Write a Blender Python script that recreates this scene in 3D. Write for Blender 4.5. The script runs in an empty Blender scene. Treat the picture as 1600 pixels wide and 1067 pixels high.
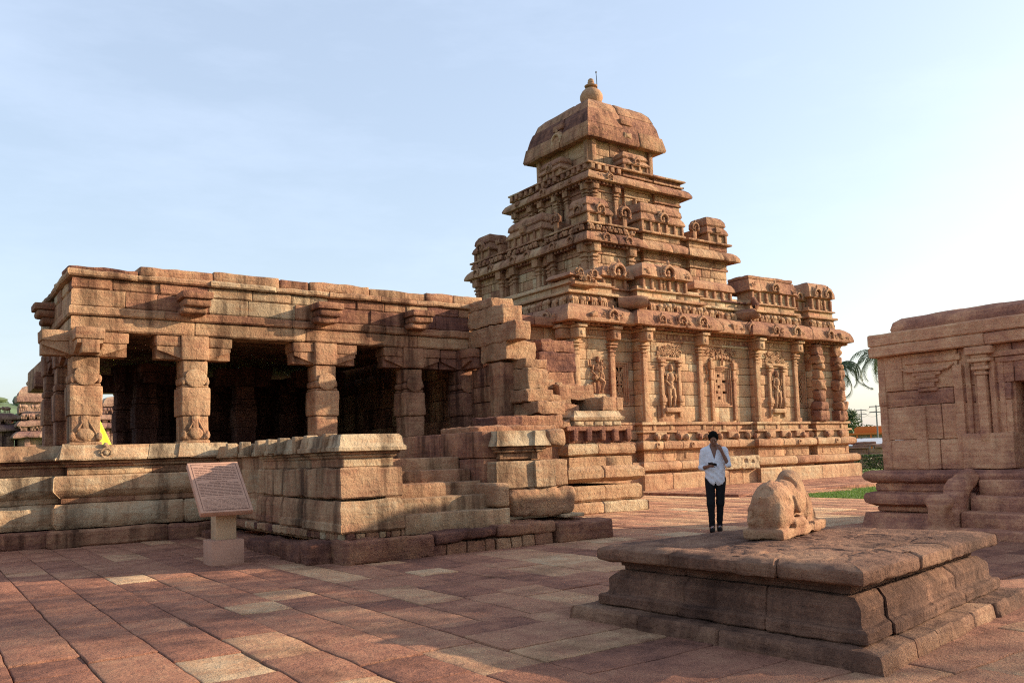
import bpy, math, random
import numpy as np
from mathutils import Vector, Matrix
rng = np.random.default_rng(7)
random.seed(7)
S = bpy.context.scene
COL = S.collection

# ---------------------------------------------------------------- camera
YAW, PITCH, ROLL, FPX = 0.617854, 0.0736998, -0.0324684, 1321.5
cy_, sy_, cp_, sp_ = math.cos(YAW), math.sin(YAW), math.cos(PITCH), math.sin(PITCH)
fwd = Vector((sy_*cp_, cy_*cp_, sp_)); rt = Vector((cy_, -sy_, 0)); up = rt.cross(fwd)
c_, s_ = math.cos(ROLL), math.sin(ROLL)
R_ = c_*rt + s_*up; U_ = -s_*rt + c_*up
cam = bpy.data.cameras.new('camera'); camo = bpy.data.objects.new('camera', cam); COL.objects.link(camo)
M = Matrix((R_, U_, -fwd)).transposed().to_4x4(); M.translation = (0, 0, 1.409)
camo.matrix_world = M
cam.sensor_width = 36; cam.sensor_fit = 'HORIZONTAL'; cam.lens = 36*FPX/1600
cam.shift_y = (614.07-533.5)/1600
cam.clip_start = 0.1; cam.clip_end = 3000
S.camera = camo
S.cycles.use_denoising = False; S.cycles.sample_clamp_indirect = 3.0; S.cycles.filter_width = 1.15

# ---------------------------------------------------------------- sky, sun, exposure
SUN = Vector((1.0, -0.43, 0.355)).normalized()
w = bpy.data.worlds.new('World'); S.world = w; w.use_nodes = True
nt = w.node_tree; bgn = nt.nodes['Background']
sky = nt.nodes.new('ShaderNodeTexSky'); sky.sky_type = 'NISHITA'; sky.sun_disc = False
sky.sun_elevation = math.asin(SUN.z); sky.sun_rotation = math.atan2(SUN.x, SUN.y)
sky.air_density = 1.3; sky.dust_density = 2.6; sky.ozone_density = 1.3; sky.altitude = 300
# thin cirrus and low cumulus: procedural, fixed in the sky
tc = nt.nodes.new('ShaderNodeTexCoord')
mp = nt.nodes.new('ShaderNodeMapping'); mp.inputs['Scale'].default_value = (1.2, 1.2, 4.5)
nz = nt.nodes.new('ShaderNodeTexNoise'); nz.inputs['Scale'].default_value = 1.6; nz.inputs['Detail'].default_value = 7; nz.inputs['Roughness'].default_value = 0.62
cr = nt.nodes.new('ShaderNodeValToRGB'); cr.color_ramp.elements[0].position = 0.44; cr.color_ramp.elements[1].position = 0.8
mx = nt.nodes.new('ShaderNodeMix'); mx.data_type = 'RGBA'
L = nt.links.new
L(tc.outputs['Generated'], mp.inputs['Vector']); L(mp.outputs['Vector'], nz.inputs['Vector']); L(nz.outputs['Fac'], cr.inputs['Fac'])
ml = nt.nodes.new('ShaderNodeMath'); ml.operation = 'MULTIPLY_ADD'; ml.inputs[1].default_value = 0.18; ml.inputs[2].default_value = 0.30
L(cr.outputs['Color'], ml.inputs[0]); L(ml.outputs[0], mx.inputs['Factor'])
L(sky.outputs['Color'], mx.inputs['A']); mx.inputs['B'].default_value = (5.3, 6.0, 7.5, 1)
L(mx.outputs['Result'], bgn.inputs['Color']); bgn.inputs['Strength'].default_value = 0.12
sun = bpy.data.lights.new('sun', 'SUN'); sun.energy = 5.0; sun.angle = math.radians(0.6); sun.color = (1.0, 0.80, 0.58)
suno = bpy.data.objects.new('sun', sun); COL.objects.link(suno)
suno.rotation_euler = SUN.to_track_quat('Z', 'Y').to_euler()
S.view_settings.view_transform = 'Standard'; S.view_settings.look = 'None'
S.view_settings.exposure = 0.85; S.view_settings.gamma = 1

# ---------------------------------------------------------------- materials
def nodes(name):
    m = bpy.data.materials.new(name); m.use_nodes = True
    t = m.node_tree; return m, t, t.nodes['Principled BSDF']
def N(t, typ, **kw):
    n = t.nodes.new(typ)
    for k, v in kw.items():
        if k[0].isupper(): n.inputs[k.replace('_', ' ')].default_value = v
        else: setattr(n, k, v)
    return n
PAL = [(0, (.125, .056, .044)), (.20, (.228, .103, .068)), (.40, (.338, .170, .098)), (.60, (.412, .240, .138)), (.80, (.455, .296, .172)), (1, (.495, .382, .245))]
def ramp(t, pts):
    n = t.nodes.new('ShaderNodeValToRGB'); e = n.color_ramp.elements
    while len(e) < len(pts): e.new(0.5)
    for i, (p, c) in enumerate(pts): e[i].position = p; e[i].color = (*c, 1)
    return n
def stone_mat(name, pal=PAL, stain=.35, bump=1.0, grain=1.0, fine=1.0, strata=1.0, streak=.25, st0=.50, sk0=.54):
    m, t, b = nodes(name); l = t.links.new
    geo = N(t, 'ShaderNodeNewGeometry'); at = N(t, 'ShaderNodeAttribute', attribute_name='tint')
    # colour index: stone tint + blotches + strata
    nb = N(t, 'ShaderNodeTexNoise', Scale=1.7*grain, Detail=6., Roughness=.62); l(geo.outputs['Position'], nb.inputs['Vector'])
    ms = N(t, 'ShaderNodeMapping'); ms.inputs['Scale'].default_value = (.7, .7, 11); l(geo.outputs['Position'], ms.inputs['Vector'])
    ns = N(t, 'ShaderNodeTexNoise', Scale=1.6*grain, Detail=4., Roughness=.6, Distortion=.5); l(ms.outputs[0], ns.inputs['Vector'])
    nf = N(t, 'ShaderNodeTexNoise', Scale=38., Detail=4., Roughness=.7); l(geo.outputs['Position'], nf.inputs['Vector'])
    a = N(t, 'ShaderNodeMath', operation='MULTIPLY_ADD'); l(nb.outputs[0], a.inputs[0]); a.inputs[1].default_value = .85; l(at.outputs['Fac'], a.inputs[2])
    a2 = N(t, 'ShaderNodeMath', operation='MULTIPLY_ADD'); l(ns.outputs[0], a2.inputs[0]); a2.inputs[1].default_value = .55*strata; l(a.outputs[0], a2.inputs[2])
    a2c = N(t, 'ShaderNodeMath', operation='MULTIPLY_ADD'); l(nf.outputs[0], a2c.inputs[0]); a2c.inputs[1].default_value = .40; l(a2.outputs[0], a2c.inputs[2])
    nq = N(t, 'ShaderNodeTexNoise', Scale=9., Detail=5., Roughness=.7); l(geo.outputs['Position'], nq.inputs['Vector'])
    a2b = N(t, 'ShaderNodeMath', operation='MULTIPLY_ADD'); l(nq.outputs[0], a2b.inputs[0]); a2b.inputs[1].default_value = .55; l(a2c.outputs[0], a2b.inputs[2])
    a3 = N(t, 'ShaderNodeMath', operation='SUBTRACT'); l(a2b.outputs[0], a3.inputs[0]); a3.inputs[1].default_value = .425+.275*strata+.20+.275
    r = ramp(t, pal); l(a3.outputs[0], r.inputs[0])
    # dark lichen / water stain, with a shape of its own
    mv = N(t, 'ShaderNodeMapping'); mv.inputs['Scale'].default_value = (1, 1, .35); l(geo.outputs['Position'], mv.inputs['Vector'])
    n2 = N(t, 'ShaderNodeTexNoise', Scale=1.15, Detail=9., Roughness=.68); l(mv.outputs[0], n2.inputs['Vector'])
    rs = ramp(t, [(st0, (0, 0, 0)), (st0+.18, (1, 1, 1))]); l(n2.outputs[0], rs.inputs[0])
    mf = N(t, 'ShaderNodeMath', operation='MULTIPLY'); l(rs.outputs[0], mf.inputs[0]); mf.inputs[1].default_value = stain
    mixs = N(t, 'ShaderNodeMix', data_type='RGBA', blend_type='MULTIPLY'); l(mf.outputs[0], mixs.inputs['Factor']); l(r.outputs[0], mixs.inputs['A']); mixs.inputs['B'].default_value = (.25, .22, .22, 1)
    # pits
    vo = N(t, 'ShaderNodeTexVoronoi', Scale=55.); l(geo.outputs['Position'], vo.inputs['Vector'])
    rp = ramp(t, [(0.10, (.45, .40, .38)), (0.26, (1, 1, 1))]); l(vo.outputs['Distance'], rp.inputs[0])
    # rain-washed vertical soot streaks
    mk_ = N(t, 'ShaderNodeMapping'); mk_.inputs['Scale'].default_value = (3.2, 3.2, .32); l(geo.outputs['Position'], mk_.inputs['Vector'])
    n3 = N(t, 'ShaderNodeTexNoise', Scale=1.0, Detail=7., Roughness=.6); l(mk_.outputs[0], n3.inputs['Vector'])
    r3 = ramp(t, [(sk0, (0, 0, 0)), (sk0+.14, (1, 1, 1))]); l(n3.outputs[0], r3.inputs[0])
    m3 = N(t, 'ShaderNodeMath', operation='MULTIPLY'); l(r3.outputs[0], m3.inputs[0]); m3.inputs[1].default_value = streak
    mixk = N(t, 'ShaderNodeMix', data_type='RGBA', blend_type='MULTIPLY'); l(m3.outputs[0], mixk.inputs['Factor']); l(mixs.outputs['Result'], mixk.inputs['A']); mixk.inputs['B'].default_value = (.20, .17, .17, 1)
    mixp = N(t, 'ShaderNodeMix', data_type='RGBA', blend_type='MULTIPLY', Factor=.5); l(mixk.outputs['Result'], mixp.inputs['A']); l(rp.outputs[0], mixp.inputs['B'])
    l(mixp.outputs['Result'], b.inputs['Base Color'])
    b.inputs['Roughness'].default_value = .93; b.inputs['Specular IOR Level'].default_value = .18
    nm = N(t, 'ShaderNodeTexNoise', Scale=4.5, Detail=11., Roughness=.66); l(geo.outputs['Position'], nm.inputs['Vector'])
    b1 = N(t, 'ShaderNodeBump', Strength=1.*bump, Distance=.07); l(nm.outputs[0], b1.inputs['Height'])
    b2 = N(t, 'ShaderNodeBump', Strength=.5*bump, Distance=.02); l(ns.outputs[0], b2.inputs['Height']); l(b1.outputs[0], b2.inputs['Normal'])
    b3 = N(t, 'ShaderNodeBump', Strength=.8*fine, Distance=.012); l(nf.outputs[0], b3.inputs['Height']); l(b2.outputs[0], b3.inputs['Normal'])
    l(b3.outputs[0], b.inputs['Normal'])
    return m
def plain(name, col, rough=.8, var=.15, scale=8., bump=0., spec=.3):
    m, t, b = nodes(name); l = t.links.new
    tcn = N(t, 'ShaderNodeTexCoord')
    n = N(t, 'ShaderNodeTexNoise', Scale=scale, Detail=6.); l(tcn.outputs['Object'], n.inputs['Vector'])
    r = ramp(t, [(.3, tuple(c*(1-var) for c in col)), (.7, tuple(min(1, c*(1+var)) for c in col))]); l(n.outputs[0], r.inputs[0])
    l(r.outputs[0], b.inputs['Base Color']); b.inputs['Roughness'].default_value = rough; b.inputs['Specular IOR Level'].default_value = spec
    if bump:
        bb = N(t, 'ShaderNodeBump', Strength=bump, Distance=.02); l(n.outputs[0], bb.inputs['Height']); l(bb.outputs[0], b.inputs['Normal'])
    return m
def leafmat(name, c0, c1, trans=.3):
    m, t, b = nodes(name); l = t.links.new
    at = N(t, 'ShaderNodeAttribute', attribute_name='tint'); r = ramp(t, [(0, c0), (1, c1)]); l(at.outputs['Fac'], r.inputs[0])
    l(r.outputs[0], b.inputs['Base Color']); b.inputs['Roughness'].default_value = .6
    tr = N(t, 'ShaderNodeBsdfTranslucent'); l(r.outputs[0], tr.inputs['Color'])
    ms = N(t, 'ShaderNodeMixShader', Fac=trans); l(b.outputs[0], ms.inputs[1]); l(tr.outputs[0], ms.inputs[2])
    l(ms.outputs[0], t.nodes['Material Output'].inputs['Surface'])
    return m
M_ST = stone_mat('temple_sandstone')
M_HALL = stone_mat('hall_sandstone', stain=.7, streak=.8, st0=.46, sk0=.50)
M_TOW = stone_mat('tower_sandstone', stain=.5, bump=1.5, streak=.6, st0=.48, sk0=.52)
M_PLAT = stone_mat('platform_sandstone', pal=[(0, (.125, .066, .046)), (.25, (.225, .118, .076)), (.5, (.335, .190, .118)), (.8, (.430, .280, .175)), (1, (.48, .36, .24))], stain=.9, bump=1.4, grain=1.4, streak=.3)
M_ROUGH = stone_mat('rough_hewn_sandstone', stain=.45, bump=1.7, fine=1.6)
M_SHR = stone_mat('shrine_sandstone', pal=[(p, (c[0]*1.7, c[1]*1.7, c[2]*1.7)) for p, c in PAL], stain=.3)
M_PAVE = stone_mat('paving_sandstone', pal=[(0, (.200, .090, .064)), (.25, (.335, .150, .096)), (.5, (.435, .220, .134)), (.75, (.545, .320, .180)), (1, (.600, .430, .265))], stain=.6, bump=1.5, strata=.5, grain=1.9, fine=1.5, streak=0.)
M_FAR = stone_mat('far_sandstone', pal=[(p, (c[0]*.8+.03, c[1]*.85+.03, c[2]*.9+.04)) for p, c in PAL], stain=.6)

# ---------------------------------------------------------------- mesh helpers
def _h(ix, iy, iz, s):
    n = (ix*374761393 + iy*668265263 + iz*1274126177 + s*144665) & 0xffffffff
    n = ((n ^ (n >> 13))*1274126177) & 0xffffffff
    return ((n ^ (n >> 16)) & 0xffff)/32767.5 - 1
def vn(P, s=0):
    I = np.floor(P).astype(np.int64); f = P-I; f = f*f*(3-2*f); o = 0
    for dx in (0, 1):
        for dy in (0, 1):
            for dz in (0, 1):
                wt = (f[:, 0] if dx else 1-f[:, 0])*(f[:, 1] if dy else 1-f[:, 1])*(f[:, 2] if dz else 1-f[:, 2])
                o = o + wt*_h(I[:, 0]+dx, I[:, 1]+dy, I[:, 2]+dz, s)
    return o
def warp(P, amp, sc):
    """weathering: displace points with smooth noise"""
    if amp <= 0: return P
    P = np.asarray(P, float); Q = P.copy()
    for k in range(3):
        Q[:, k] += amp*(vn(P*sc, 11+k)+.5*vn(P*sc*2.7, 31+k))
    return Q
class MB:
    def __init__(s): s.V = []; s.F = []; s.T = []; s.n = 0
    def add(s, V, F, t=.5):
        V = np.asarray(V, float).reshape(-1, 3); n = s.n
        s.V.append(V); s.F += [tuple(i+n for i in f) for f in F]
        s.T += ([t]*len(F) if np.isscalar(t) else list(t)); s.n += len(V)
    def build(s, name, mat, parent=None, ang=38, at=None):
        me = bpy.data.meshes.new(name); V = np.concatenate(s.V) if s.V else np.zeros((0, 3))
        if at is not None: V = V-np.array(at)
        me.from_pydata(V.tolist(), [], s.F); me.materials.append(mat)
        a = me.attributes.new('tint', 'FLOAT', 'FACE'); a.data.foreach_set('value', np.array(s.T, dtype=np.float32))
        me.polygons.foreach_set('use_smooth', [True]*len(me.polygons))
        me.update(); me.set_sharp_from_angle(angle=math.radians(ang))
        o = bpy.data.objects.new(name, me); COL.objects.link(o)
        if at is not None: o.location = at
        if parent is not None:
            o.parent = parent
            if at is None: o.location = -Vector(parent_world(parent))
            else: o.location = Vector(at)-Vector(parent_world(parent))
        return o
def parent_world(p):
    v = Vector((0, 0, 0))
    while p is not None: v = v+p.location; p = p.parent
    return v
def thing(name, label, cat, loc=(0, 0, 0), group=None):
    o = bpy.data.objects.new(name, None); COL.objects.link(o); o.location = loc; o.empty_display_size = .3
    o['label'] = label; o['category'] = cat
    if group: o['group'] = group
    return o
def tag(o, label=None, cat=None, group=None, kind=None):
    if label: o['label'] = label
    if cat: o['category'] = cat
    if group: o['group'] = group
    if kind: o['kind'] = kind
    return o
class Fr:
    """wall frame: u along, w outward, z up"""
    def __init__(s, x, y, ang=0.): s.o = np.array([x, y]); a = math.radians(ang); s.u = np.array([math.cos(a), math.sin(a)]); s.n = np.array([math.sin(a), -math.cos(a)])
    def __call__(s, P):
        P = np.asarray(P, float).reshape(-1, 3)
        return np.column_stack([s.o[0]+P[:, 0]*s.u[0]+P[:, 1]*s.n[0], s.o[1]+P[:, 0]*s.u[1]+P[:, 1]*s.n[1], P[:, 2]])
W0 = Fr(0, 0, 0)
class Id:
    def __call__(s, P): return np.asarray(P, float).reshape(-1, 3)
ID = Id()
_cache = {}
def _boxgrid(nx, ny, nz):
    k = (nx, ny, nz)
    if k in _cache: return _cache[k]
    idx = {}; V = []; F = []
    def g(i, j, l):
        q = (i, j, l)
        if q not in idx: idx[q] = len(V); V.append(q)
        return idx[q]
    for i in range(nx):
        for j in range(ny):
            F.append((g(i, j, 0), g(i, j+1, 0), g(i+1, j+1, 0), g(i+1, j, 0)))
            F.append((g(i, j, nz), g(i+1, j, nz), g(i+1, j+1, nz), g(i, j+1, nz)))
    for i in range(nx):
        for l in range(nz):
            F.append((g(i, 0, l), g(i+1, 0, l), g(i+1, 0, l+1), g(i, 0, l+1)))
            F.append((g(i, ny, l), g(i, ny, l+1), g(i+1, ny, l+1), g(i+1, ny, l)))
    for j in range(ny):
        for l in range(nz):
            F.append((g(0, j, l), g(0, j, l+1), g(0, j+1, l+1), g(0, j+1, l)))
            F.append((g(nx, j, l), g(nx, j+1, l), g(nx, j+1, l+1), g(nx, j, l+1)))
    _cache[k] = (np.array(V), F); return _cache[k]
def _coords(a, b, r, res):
    Ln = b-a; r = min(r, Ln*.45); n = max(1, min(26, int(round((Ln-2*r)/res)))) if Ln > 2*r else 1
    c = [a] + list(np.linspace(a+r, b-r, n+1)) + [b]
    if res < .12: c = [a, a+r*.35] + c[1:-1] + [b-r*.35, b]
    return np.array(c)
def sbox(mb, fr, lo, hi, r=.02, res=9., amp=0., sc=3., t=.5, sh=None):
    """a dressed stone: box with rounded arrises and weathered faces. local lo/hi are (u,w,z)"""
    lo = np.minimum(lo, hi).astype(float); hi2 = np.maximum(lo, hi).astype(float)
    C = [_coords(lo[i], hi2[i], r, res) for i in range(3)]
    G, F = _boxgrid(len(C[0])-1, len(C[1])-1, len(C[2])-1)
    P = np.column_stack([C[i][G[:, i]] for i in range(3)])
    rr = np.minimum(r, (hi2-lo)*.45)
    q = np.clip(P, lo+rr, hi2-rr); d = P-q; n = np.linalg.norm(d/np.maximum(rr, 1e-6), axis=1); k = n > 1
    P[k] = q[k]+d[k]/n[k][:, None]
    if sh is not None: P = sh(P)
    Wp = fr(P)
    if amp: Wp = warp(Wp, amp, sc)
    # Fr maps (u,w,z) with a left-handed basis: flip
    FF = F if fr is ID else [f[::-1] for f in F]
    mb.add(Wp, FF, t)
def tt(m=.5, s=.16): return float(np.clip(rng.normal(m, s), .0, 1))
def sweep(mb, path, prof, closed=False, ln=(.7, 1.5), g=.012, amp=.006, sc=2.5, res=.4, tm=.5, ts=.15, joff=.012, cut=True, skip=()):
    """moulded course: profile [(out,z)...] from inner bottom round to inner top, swept along a plan path (outside on its right), cut into stones"""
    P = [np.array(p, float) for p in path]; n = len(P); prof = np.array(prof, float); m = len(prof)
    cen = prof.mean(0)
    segs = [(i, (i+1) % n) for i in range(n if closed else n-1)]
    nrm = []
    for i, j in segs:
        d = P[j]-P[i]; d = d/np.linalg.norm(d); nrm.append(np.array([d[1], -d[0]]))
    def mit(k, i):   # miter vector at vertex k of path for segment list
        a = nrm[k-1] if (closed or k > 0) else None; b = nrm[k % len(nrm)] if (closed or k < n-1) else None
        if a is None: return b
        if b is None: return a
        return (a+b)/(1+a@b)
    for si, (i, j) in enumerate(segs):
        if si in skip: continue
        A, B = P[i], P[j]; Ls = np.linalg.norm(B-A); mA = mit(i, si); mB = mit(j, si)
        cuts = [0.]
        if cut:
            while Ls-cuts[-1] > ln[1]*1.2: cuts.append(cuts[-1]+random.uniform(*ln))
        cuts.append(Ls)
        if len(cuts) > 2 and cuts[-1]-cuts[-2] < ln[0]*.5: cuts.pop(-2)
        for a, b in zip(cuts[:-1], cuts[1:]):
            t = tt(tm, ts); jo = random.uniform(-joff, joff)
            ss = [a, a+g] + list(np.linspace(a+g, b-g, max(2, int((b-a)/res)+1)))[1:-1] + [b-g, b] if b-a > 3*g else [a, b]
            V = []
            for k, s in enumerate(ss):
                pr = prof.copy()
                if (k == 0 and a > 0) or (k == len(ss)-1 and b < Ls): 
                    d = cen-pr; dl = np.linalg.norm(d, axis=1)[:, None]; pr = pr+d/np.maximum(dl, 1e-6)*np.minimum(g*1.1, dl*.3)
                f = s/Ls
                for o, z in pr:
                    o2 = o+(jo if o > prof[:, 0].min()+.02 else 0)
                    q = (A+mA*o2)*(1-f)+(B+mB*o2)*f
                    V.append((q[0], q[1], z))
            F = []
            for k in range(len(ss)-1):
                for e in range(m-1):
                    F.append((k*m+e, (k+1)*m+e, (k+1)*m+e+1, k*m+e+1))
            F.append(tuple(range(m))[::-1]); F.append(tuple((len(ss)-1)*m+e for e in range(m)))
            F = [f[::-1] for f in F]
            V = warp(np.array(V), amp, sc) if amp else np.array(V)
            mb.add(V, [f[::-1] for f in F], t)
def courses(mb, fr, u0, u1, zs, th=.4, ops=(), ln=(.5, 1.3), r=.028, amp=.006, tm=.5, ts=.17, res=9., joff=.012, sc=2.):
    """coursed masonry with openings (u0,u1,z0,z1)"""
    for z0, z1 in zip(zs[:-1], zs[1:]):
        iv = [(u0, u1)]
        for (a, b, c, d) in ops:
            if c < (z0+z1)/2 < d:
                iv = [x for (p, q) in iv for x in ((p, min(q, a)), (max(p, b), q)) if x[1]-x[0] > .03]
        for p, q in iv:
            cuts = [p]
            while q-cuts[-1] > ln[1]*1.25: cuts.append(cuts[-1]+random.uniform(*ln))
            cuts.append(q)
            for a, b in zip(cuts[:-1], cuts[1:]):
                j = random.uniform(-joff, joff)
                sbox(mb, fr, (a+.006, -th, z0+.004), (b-.006, j, z1-.004), r=r, amp=amp, t=tt(tm, ts), res=res, sc=sc)
def ell(mb, fr, c, r, t=.5, n=8, m=6, rotz=0, amp=0):
    V = [(0, 0, -1)]; F = []
    for i in range(1, m):
        a = -math.pi/2+math.pi*i/m
        for j in range(n): b = 2*math.pi*j/n; V.append((math.cos(a)*math.cos(b), math.cos(a)*math.sin(b), math.sin(a)))
    V.append((0, 0, 1)); K = len(V)-1
    for j in range(n): F.append((0, 1+(j+1) % n, 1+j)); F.append((K, K-n+j, K-n+(j+1) % n))
    for i in range(m-2):
        for j in range(n): a = 1+i*n+j; b = 1+i*n+(j+1) % n; F.append((a, b, b+n, a+n))
    V = np.array(V)*np.array(r)
    V = V+np.array(c)
    if fr is not ID: F = [f[::-1] for f in F]
    V = fr(V)
    if amp: V = warp(V, amp, 9)
    mb.add(V, F, t)
def tube(mb, fr, pts, rad, t=.5, n=6, cap=True, amp=0):
    pts = np.array(pts, float); k = len(pts); rad = np.full(k, rad) if np.isscalar(rad) else np.array(rad)
    V = []; F = []; ref = np.array([.13, .2, .97])
    for i in range(k):
        d = pts[min(i+1, k-1)]-pts[max(i-1, 0)]; d /= np.linalg.norm(d)+1e-9
        a = np.cross(d, ref); 
        if np.linalg.norm(a) < .2: a = np.cross(d, (1, 0, 0))
        a /= np.linalg.norm(a); b = np.cross(d, a)
        for j in range(n): th = 2*math.pi*j/n; V.append(pts[i]+rad[i]*(math.cos(th)*a+math.sin(th)*b))
    for i in range(k-1):
        for j in range(n): F.append((i*n+j, i*n+(j+1) % n, (i+1)*n+(j+1) % n, (i+1)*n+j))
    if cap: F.append(tuple(range(n))[::-1]); F.append(tuple((k-1)*n+j for j in range(n)))
    V = fr(np.array(V))
    if fr is not ID: F = [f[::-1] for f in F]
    if amp: V = warp(V, amp, 6)
    mb.add(V, F, t)
def lathe(mb, c, prof, n=24, t=.5, amp=0):
    V = []; F = []
    for r, z in prof:
        for j in range(n): a = 2*math.pi*j/n; V.append((c[0]+r*math.cos(a), c[1]+r*math.sin(a), c[2]+z))
    for i in range(len(prof)-1):
        for j in range(n): F.append((i*n+j, i*n+(j+1) % n, (i+1)*n+(j+1) % n, (i+1)*n+j))
    F.append(tuple(range(n))[::-1]); F.append(tuple((len(prof)-1)*n+j for j in range(n)))
    mb.add(warp(np.array(V), amp, 3) if amp else V, F, t)

# ---- signed-distance sculpting (people, animals, statues)
def cap(P, a, b, r1, r2=None):
    a = np.array(a, float); b = np.array(b, float); r2 = r1 if r2 is None else r2
    d = b-a; h = np.clip(((P-a)@d)/(d@d+1e-9), 0, 1)
    return np.linalg.norm(P-a-h[:, None]*d, axis=1)-(r1+(r2-r1)*h)
def els(P, c, r, R=None):
    q = P-np.array(c, float)
    if R is not None: q = q@R
    r = np.array(r, float); k = np.linalg.norm(q/r, axis=1); g = np.linalg.norm(q/(r*r), axis=1)
    return k*(k-1)/np.maximum(g, 1e-9)
def bxs(P, c, h, r=.02, R=None):
    q = P-np.array(c, float)
    if R is not None: q = q@R
    q = np.abs(q)-np.array(h)+r
    return np.linalg.norm(np.maximum(q, 0), axis=1)+np.minimum(q.max(1), 0)-r
def su(a, b, k=.03):
    h = np.clip(.5+.5*(b-a)/k, 0, 1); return b*(1-h)+a*h-k*h*(1-h)
def ss_(a, b, k=.02):  # smooth subtract b from a
    return -su(-a, b, k)
def snet(fn, lo, hi, h):
    ax = [np.arange(lo[i], hi[i]+h, h) for i in range(3)]; sh = tuple(len(a) for a in ax)
    X = np.stack(np.meshgrid(*ax, indexing='ij'), -1).reshape(-1, 3)
    v = np.concatenate([fn(X[i:i+200000]) for i in range(0, len(X), 200000)]).reshape(sh)
    s = v < 0; cs = tuple(k-1 for k in sh)
    cnt = np.zeros(cs); acc = np.zeros(cs+(3,))
    cor = [(i, j, k) for i in (0, 1) for j in (0, 1) for k in (0, 1)]
    def sl(c, A): return A[c[0]:c[0]+cs[0], c[1]:c[1]+cs[1], c[2]:c[2]+cs[2]]
    for c in cor:
        for axn in range(3):
            if c[axn]: continue
            d = list(c); d[axn] = 1; va, vb = sl(c, v), sl(d, v); m = (va < 0) != (vb < 0)
            f = np.where(m, va/np.where(m, va-vb, 1), 0)
            for k in range(3): acc[..., k] += m*(c[k]+(f if k == axn else 0))
            cnt += m
    act = cnt > 0; idx = -np.ones(cs, int); idx[act] = np.arange(act.sum())
    I = np.argwhere(act); V = (I+acc[act]/cnt[act][:, None])*h+np.array(lo)
    F = []
    for axn in range(3):
        o = [1, 1, 1]; o[axn] = 0
        a = s; b = np.roll(s, -1, axn)
        m = a != b; sli = [slice(None)]*3; sli[axn] = slice(0, sh[axn]-1); m2 = np.zeros_like(m); m2[tuple(sli)] = m[tuple(sli)]
        u, w2 = (axn+1) % 3, (axn+2) % 3
        E_ = np.argwhere(m2); E_ = E_[(E_[:, u] > 0) & (E_[:, w2] > 0) & (E_[:, u] < sh[u]-1) & (E_[:, w2] < sh[w2]-1)]
        def cell(du, dw):
            q = E_.copy(); q[:, u] -= du; q[:, w2] -= dw; return idx[q[:, 0], q[:, 1], q[:, 2]]
        q = np.stack([cell(1, 1), cell(0, 1), cell(0, 0), cell(1, 0)], 1); fl = ~s[E_[:, 0], E_[:, 1], E_[:, 2]]
        q[fl] = q[fl][:, ::-1]; F.append(q)
    return V, [tuple(x) for x in np.concatenate(F).tolist()]

# ---- carved components in a wall frame
def pilaster(mb, fr, u, wd, d, z0, z1, t=None, rough=0.):
    t = tt(.55, .12) if t is None else t; a = .012+rough; r = .015
    b = lambda du, dw, za, zb, tv=t: sbox(mb, fr, (u-wd/2-du, -.05, za), (u+wd/2+du, d+dw, zb), r=r+rough, amp=a*.5, res=.25 if rough else .6, sc=4, t=tv)
    b(.05, .05, z0, z0+.16); b(.0, .0, z0+.16, z1-.98)
    b(.025, .02, z1-.98, z1-.93); b(-.02, -.01, z1-.93, z1-.84); b(.03, .03, z1-.84, z1-.80); b(-.01, -.01, z1-.80, z1-.70)
    b(.07, .07, z1-.70, z1-.64); b(.0, .0, z1-.64, z1-.60); b(.09, .09, z1-.60, z1-.54); b(-.01, -.01, z1-.54, z1-.46)
    tc_ = min(1, t+.05)
    sbox(mb, fr, (u-wd/2-.07, -.05, z1-.46), (u+wd/2+.07, d+.30, z1-.10), r=.06, amp=a*.8, res=.11, sc=5, t=tc_)
    sbox(mb, fr, (u-wd/2-.09, -.05, z1-.10), (u+wd/2+.09, d+.36, z1), r=.012, t=min(1, tc_+.12))
    ell(mb, fr, (u, d+.30, z1-.29), (.07, .03, .09), t=tc_)
def kudu(mb, fr, u, wo, z, r, t=.5, bust=True):
    """horseshoe dormer: ring, flared ears, finial, head inside; some worn down to a stump"""
    if random.random() < .16: sbox(mb, fr, (u-r, wo-.25, z-r*.2), (u+r*.8, wo+.05, z+r*random.uniform(.7, 1.3)), r=.05, res=.08, amp=.04, sc=7, t=t); return
    r *= random.uniform(.8, 1.22)
    pts = []; 
    for i in range(15):
        a = math.radians(-38+256*i/14); pts.append((u+r*math.cos(a), wo+.02, z+r*.95*math.sin(a)+r*.35))
    tube(mb, fr, pts, r*.26, t=t, n=6, amp=.004)
    pts2 = [(p[0]+(p[0]-u)*.32, wo-.05, p[2]+(p[2]-z-r*.35)*.32) for p in pts]
    tube(mb, fr, pts2, r*.2, t=t, n=5, amp=.006)
    sbox(mb, fr, (u-r*.9, wo-.25, z-r*.25), (u+r*.9, wo-.07, z+r*1.15), r=.02, t=t)
    ell(mb, fr, (u, wo-.02, z+r*1.85), (r*.22, r*.2, r*.35), t=t)
    ell(mb, fr, (u-r*1.15, wo-.02, z-r*.25), (r*.3, r*.2, r*.25), t=t); ell(mb, fr, (u+r*1.15, wo-.02, z-r*.25), (r*.3, r*.2, r*.25), t=t)
    if bust: ell(mb, fr, (u, wo-.02, z+r*.45), (r*.3, r*.22, r*.36), t=t); ell(mb, fr, (u, wo-.03, z+r*.02), (r*.46, r*.2, r*.25), t=t)
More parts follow.
